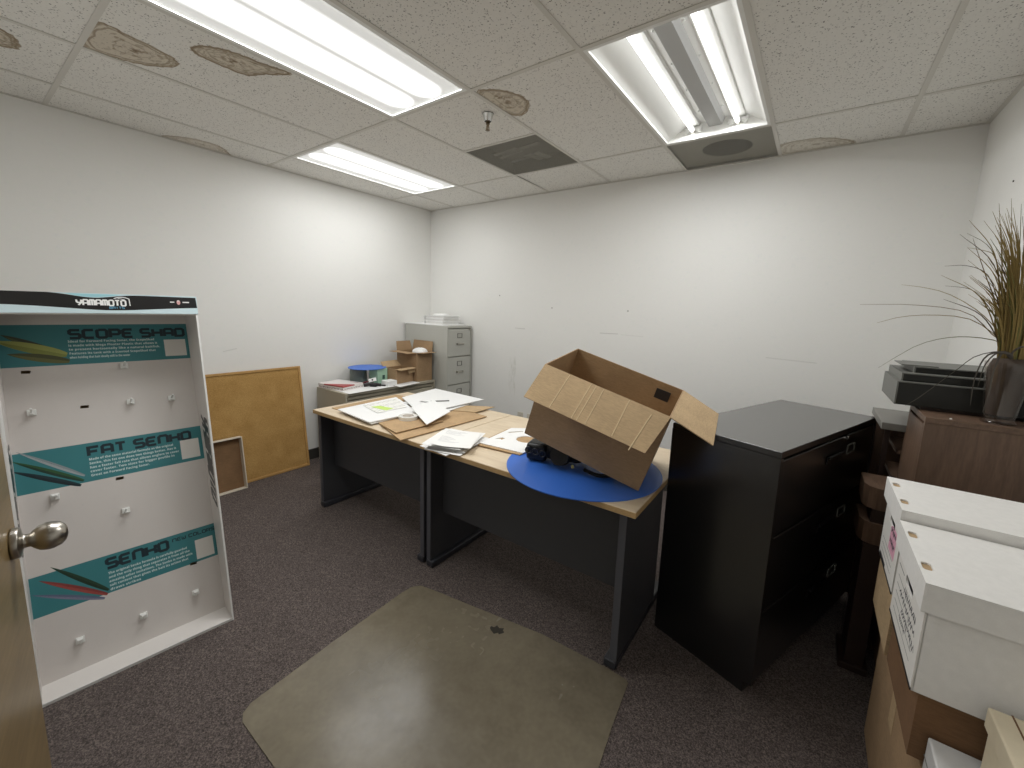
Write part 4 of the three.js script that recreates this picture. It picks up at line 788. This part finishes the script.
{
  const t = thing('document_trays', 'stack of black and grey office trays behind the dried grass', 'trays', [4.235, 1.1525, 1.06]);
  part('riser', lim(-0.1, 0.15, 0, 0.012, -0.18, 0.18), M.walnutDark, t);
  const level = (x0, y0, y1, z1, nm) => { const b = part(nm, rbx(0.165 - x0, y1 - y0 - 0.004, z1 + 0.19, 0.003, (x0 + 0.165) / 2, (y0 + y1 - 0.004) / 2, (z1 - 0.19) / 2), M.deviceBlack, t); part('grey_end', lim(x0 - 0.003, x0 + 0.002, y0, y1, -0.19, z1), M.deviceGrey, b); part('rim', lim(x0, 0.165, y1 - 0.004, y1, -0.19, z1 + 0.002), M.deviceGrey, b); };
  level(-0.178, 0.012, 0.106, 0.195, 'lower_tray'); level(-0.165, 0.106, 0.138, 0.17, 'middle_tray'); level(-0.125, 0.138, 0.163, 0.12, 'upper_tray');
  part('lid_plate', rbx(0.11, 0.004, 0.2, 0.001, -0.11, 0.165, 0.0), M.deviceGrey, t);
}
// dried grass in a glass vase
{
  const vx = 4.318, vz = 1.335, vy = 1.1525, t = thing('dried_grass_vase', 'clear glass vase of tall dried ornamental grass on the wood cabinet', 'plant', [vx, vy, vz]);
  part('vase', new THREE.LatheGeometry([[0, 0.0], [0.042, 0.0], [0.043, 0.006], [0.036, 0.014], [0.04, 0.03], [0.058, 0.2], [0.06, 0.215], [0.057, 0.214], [0.0375, 0.03], [0.03, 0.018], [0, 0.018]].map(p => new THREE.Vector2(...p)), 40), M.glass, t);
  part('soil_plug', new THREE.LatheGeometry([[0, 0.03], [0.033, 0.03], [0.05, 0.19], [0.04, 0.225], [0, 0.235]].map(p => new THREE.Vector2(...p)), 24), M.soil, t);
  const cols = [0x7a6236, 0x8f7a46, 0x6b6a38, 0x9a8a58, 0x5a4a34].map(c => std(c, 0.8, { side: THREE.DoubleSide })), greyB = std(0x565049, 0.8, { side: THREE.DoubleSide });
  function blade(pts, w) {
    const c = new THREE.CatmullRomCurve3(pts.map(p => new THREE.Vector3(...p))), N = 14, pos = [], idx = [];
    for (let i = 0; i <= N; i++) {
      const q = c.getPoint(i / N), d = c.getTangent(i / N), side = new THREE.Vector3(d.y, -d.x, 0.25 * Math.sin(pts.length)).cross(d).lengthSq() > 1e-6 ? new THREE.Vector3().crossVectors(d, new THREE.Vector3(0.2, 0.1, 1)).normalize() : new THREE.Vector3(1, 0, 0);
      const k = w * Math.pow(1 - i / N, 0.7) + 0.0004, up = new THREE.Vector3().crossVectors(side, d).multiplyScalar(k * 0.5);
      pos.push(q.x - side.x * k, q.y - side.y * k, q.z - side.z * k, q.x + up.x, q.y + up.y, q.z + up.z, q.x + side.x * k, q.y + side.y * k, q.z + side.z * k);
      if (i) for (const s of [0, 1]) { const a = (i - 1) * 3 + s, b = i * 3 + s; idx.push(a, a + 1, b, a + 1, b + 1, b); }
    }
    const g = new THREE.BufferGeometry(); g.setAttribute('position', new THREE.Float32BufferAttribute(pos, 3)); g.setIndex(idx); g.computeVertexNormals(); g.setAttribute('uv', new THREE.Float32BufferAttribute(new Float32Array(pos.length / 3 * 2), 2)); return g;
  }
  const arcs = [
    [[4.282, 1.451], [4.208, 1.531], [4.071, 1.558], [3.899, 1.557]], [[4.281, 1.458], [4.21, 1.511], [4.113, 1.522], [4.022, 1.511], [3.956, 1.485]], [[4.288, 1.437], [4.219, 1.447], [4.161, 1.439], [4.091, 1.407], [3.988, 1.307]],
    [[4.277, 1.486], [4.225, 1.546], [4.144, 1.604], [4.079, 1.626], [4.018, 1.637]], [[4.275, 1.514], [4.23, 1.587], [4.196, 1.618], [4.131, 1.629]], [[4.281, 1.476], [4.266, 1.567], [4.23, 1.657], [4.177, 1.794]],
    [[4.281, 1.546], [4.243, 1.736], [4.217, 1.754], [4.176, 1.767]], [[4.276, 1.58], [4.249, 1.722], [4.218, 1.778], [4.169, 1.817]], [[4.278, 1.615], [4.247, 1.803], [4.227, 1.849], [4.212, 1.88]], [[4.271, 1.58], [4.227, 1.676], [4.175, 1.701], [4.121, 1.7]],
    [[4.3, 1.459], [4.264, 1.718], [4.233, 1.914]], [[4.311, 1.46], [4.285, 1.717], [4.256, 1.924]], [[4.321, 1.46], [4.299, 1.716], [4.276, 1.899]], [[4.328, 1.461], [4.313, 1.682], [4.299, 1.842]],
  ];
  const root = (k) => [[0.02 * Math.cos(k * 2.4), 0.2, 0.02 * Math.sin(k * 2.4)], [0.012 * Math.cos(k * 2.4) - 0.008, 0.26, 0.012 * Math.sin(k * 2.4)]];
  arcs.forEach((a, k) => part('grass_blade', blade([...root(k), ...a.map(([x, y], i) => [x - vx, y - vy, (1.29 - vz) + 0.01 * Math.sin(k * 1.7) * i])], k === 5 ? 0.0032 : k > 9 ? 0.0024 : 0.0016), cols[k % 5], t));
  const droop = [[[4.289, 1.401], [4.25, 1.392], [4.228, 1.322], [4.226, 1.213]], [[4.286, 1.405], [4.27, 1.342], [4.266, 1.264], [4.258, 1.197]], [[4.288, 1.405], [4.224, 1.386], [4.179, 1.332], [4.094, 1.22], [4.063, 1.19]], [[4.307, 1.407], [4.325, 1.426], [4.345, 1.403], [4.354, 1.355]], [[4.3, 1.4], [4.27, 1.4], [4.245, 1.36], [4.235, 1.28]]];
  droop.forEach((a, k) => part('grass_blade', blade([[0.0, 0.22, 0.02], ...a.map(([x, y], i) => [x - vx, y - vy, 0.05 + 0.012 * i])], k === 2 ? 0.0014 : 0.0036), greyB, t));
  const many = [];
  for (let k = 0; k < 230; k++) {
    const a = rnd() * 6.283, lean = 0.02 + 0.07 * rnd() * rnd() + (rnd() < 0.1 ? 0.05 : 0), len = rr(0.22, 0.53), r0 = 0.028 * Math.sqrt(rnd());
    let dx = Math.cos(a) * lean - 0.02, dz = Math.sin(a) * lean; if (vx + r0 + dx > 4.385) dx = 0.03;
    const b = [r0 * Math.cos(a), 0.2, r0 * Math.sin(a)];
    const g = blade([b, [b[0] + dx * 0.2, 0.2 + len * 0.4, b[2] + dz * 0.2], [b[0] + dx * 0.6, 0.2 + len * 0.78, b[2] + dz * 0.6], [b[0] + dx * 1.3, 0.2 + len, b[2] + dz * 1.3]], rr(0.001, 0.0026));
    if (k < 70) part('grass_blade', g, cols[k % 5], t); else many.push(g);
  }
  const mm = part('grass_tuft', merge(many), cols[1], t); mm.userData.kind = 'stuff';
}

// ---------- banker boxes and cartons on the right ----------
function bankerBox(x0, x1, z0, z1, y0, y1, label, draw) {
  const t = thing('storage_box', label, 'box', [(x0 + x1) / 2, y0, (z0 + z1) / 2], 0, 'white lidded storage boxes');
  const a = (x1 - x0) / 2, b = (z1 - z0) / 2, h = y1 - y0, lidH = 0.068, i = 0.012;
  const face = canvasTex(512, 400, (g, w, hh) => { g.fillStyle = '#e3e0da'; g.fillRect(0, 0, w, hh); draw(g, w, hh); });
  const k = 0.004, hy = h - lidH - 0.035;
  const slotPath = (cx, cy, w, hh) => { const q = new THREE.Path(), r = Math.min(w, hh) / 2; q.moveTo(cx - w / 2 + r, cy - hh / 2); q.lineTo(cx + w / 2 - r, cy - hh / 2); q.absarc(cx + w / 2 - r, cy, r, -Math.PI / 2, Math.PI / 2); q.lineTo(cx - w / 2 + r, cy + hh / 2); q.absarc(cx - w / 2 + r, cy, r, Math.PI / 2, Math.PI * 1.5); return q; };
  // hollow body; the printed end has a real hand hole
  part('box_body', merge([lim(-a + i + 0.002, a - i, 0, k, -b + i, b - i), lim(a - i - k, a - i, k, h - 0.006, -b + i, b - i), lim(-a + i + 0.002, a - i - k, k, h - 0.006, -b + i, -b + i + k), lim(-a + i + 0.002, a - i - k, k, h - 0.006, b - i - k, b - i)]), M.banker, t);
  const eb = b - i, es = new THREE.Shape([[-eb, 0], [eb, 0], [eb, h - 0.006], [-eb, h - 0.006]].map(p => new THREE.Vector2(...p))); es.holes.push(slotPath(0, hy, 0.09, 0.026));
  const eg = new THREE.ExtrudeGeometry(es, { depth: 0.005, bevelEnabled: false, curveSegments: 8 });
  { const p = eg.attributes.position, uv = eg.attributes.uv; for (let n = 0; n < p.count; n++) uv.setXY(n, p.getX(n) / (2 * eb) + 0.5, p.getY(n) / (h - 0.04)); }
  part('printed_end', eg.rotateY(-Math.PI / 2), std(0xffffff, 0.8, { map: face }), t, [-a + i + 0.003, 0, 0]);
  const ls = new THREE.Shape([[-a, -b], [a, -b], [a, b], [-a, b]].map(p => new THREE.Vector2(...p))); for (const q of [-1, 1]) ls.holes.push(new THREE.Path([[0.009, -0.019], [0.019, -0.019], [0.024, -0.014], [0.024, 0.014], [0.019, 0.019], [0.009, 0.019], [0.006, 0.014], [0.006, -0.014]].map(([u, v]) => new THREE.Vector2(-a + u, q * b * 0.5 + v))));
  const lg = uvm(new THREE.ExtrudeGeometry(ls, { depth: 0.004, bevelEnabled: false, curveSegments: 6 }).rotateX(-Math.PI / 2)).translate(0, h - 0.004, 0);
  const lid = part('lid', merge([lg, lim(-a, -a + 0.005, h - lidH, h - 0.0041, -b, b), lim(a - 0.005, a, h - lidH, h - 0.0041, -b, b), lim(-a + 0.0052, a - 0.0052, h - lidH, h - 0.0041, -b, -b + 0.005), lim(-a + 0.0052, a - 0.0052, h - lidH, h - 0.0041, b - 0.005, b)]), M.banker, t);
  part('tuck_flap', lim(-a + 0.0052, -a + 0.05, h - 0.0058, h - 0.0048, -b + 0.006, b - 0.006), M.cardPale, lid);
  part('bottom_edge', lim(-a + i - 0.003, -a + i - 0.0005, 0.0, 0.006, -b + i, b - i), M.blackPlastic, t);
}
const scribble = (g, x, y, w, h, seedN, lw = 4) => { let s = seedN; const r = () => { s = (s * 1664525 + 1013904223) >>> 0; return s / 4294967296; }; g.strokeStyle = '#26252a'; g.lineWidth = lw; g.beginPath(); for (let i = 0; i <= 22; i++) { const X = x + w * i / 22 + (r() - 0.5) * 14, Y = y + h * (i % 2 ? 0.1 : 0.9) * (0.5 + 0.6 * r()); i ? g.lineTo(X, Y) : g.moveTo(X, Y); } g.stroke(); };
bankerBox(4.018, 4.4, 1.947, 2.292, 0.672, 0.94, 'white lidded storage box with handwriting on the front, nearest the cream carton', (g, w, h) => {
  g.fillStyle = '#3a3a3c'; for (let i = 0; i < 5; i++) g.fillRect(50, 170 + i * 42, 380, 3); g.fillRect(30, 120, 120, 4); scribble(g, 190, 150, 240, 44, 5, 5); scribble(g, 120, 200, 320, 42, 9, 5); scribble(g, 200, 250, 260, 42, 13, 5); scribble(g, 180, 300, 120, 20, 21, 3);
});
bankerBox(4.02, 4.4, 1.63, 1.938, 0.702, 0.968, 'white lidded storage box with a pink label, beside the wood cabinet', (g, w, h) => {
  g.fillStyle = '#e3a9bd'; g.fillRect(240, 110, 190, 150); scribble(g, 255, 130, 150, 30, 31, 6); scribble(g, 260, 190, 150, 34, 37, 6); g.fillStyle = '#3a3a3c'; for (let i = 0; i < 3; i++) g.fillRect(60, 270 + i * 36, 340, 3); g.fillRect(40, 372, 200, 18);
});
{
  const t = carton('cardboard_box', 'brown cardboard carton under the two white storage boxes', 0.33, 0.63, 0.5, {}, [M.card, M.card, M.cardIn]);
  t.position.set(4.24, 0, 1.95); part('closed_lid', lim(-0.165, 0.165, 0.5, 0.504, -0.315, 0.315), M.card, t); part('tape_strip', lim(-0.166, -0.165, 0.3, 0.5, -0.03, 0.03), M.cardPale, t);
  const s = thing('flat_carton', 'flat dark brown carton directly under the storage box with handwriting', 'box', [4.22, 0.5045, 2.1]);
  part('carton_body', lim(-0.175, 0.18, 0, 0.165, -0.165, 0.17), M.cardDark, s); part('top_seam', lim(-0.175, 0.18, 0.165, 0.166, -0.002, 0.002), M.cardCut, s);
  const q = thing('flat_carton', 'tan carton directly under the storage box with pink label', 'box', [4.22, 0.5045, 1.77]);
  part('carton_body', lim(-0.18, 0.18, 0, 0.195, -0.15, 0.15), M.cardPale, q); part('top_seam', lim(-0.18, 0.18, 0.195, 0.196, -0.002, 0.002), M.cardCut, q);
}
{
  const t = thing('grey_carton', 'pale grey carton on the floor before the brown cartons', 'box', [4.235, 0, 2.44]);
  part('carton_body', rbx(0.33, 0.58, 0.32, 0.004, 0, 0.29, 0), M.greyBox, t); part('lid_seam', lim(-0.166, 0.166, 0.53, 0.533, -0.1605, 0.1605), M.deviceGrey, t);
  const c = thing('cream_carton', 'cream carton with lid standing on the pale grey carton', 'box', [4.265, 0.5805, 2.455]);
  part('carton_body', rbx(0.25, 0.1, 0.28, 0.004, 0, 0.05, 0), M.cream, c);
  part('lid', merge([rbx(0.262, 0.045, 0.292, 0.004, 0, 0.123, 0)]), M.cream, c);
  part('lid_groove', lim(-0.099, -0.096, 0.1452, 0.1462, -0.146, 0.146), M.cardDark, c);
}

// ---------- wall outlets ----------
for (const [x, lab] of [[1.37, 'cream wall outlet beside the tall filing cabinet side'], [1.49, 'cream wall outlet next to the first outlet, behind the tilted box']]) {
  const t = thing('wall_outlet', lab, 'outlet', [x, 0.36, 0.001], 0, 'outlets on the back wall');
  part('plate', rbx(0.07, 0.115, 0.006, 0.002, 0, 0, 0.003), M.outlet, t);
  for (const y of [-0.02, 0.02]) part('socket', merge([lim(-0.008, -0.006, y - 0.005, y + 0.005, 0.006, 0.0068), lim(0.006, 0.008, y - 0.005, y + 0.005, 0.006, 0.0068)]), M.slot, t);
}

scene.updateMatrixWorld(true);
renderer.render(scene, camera);
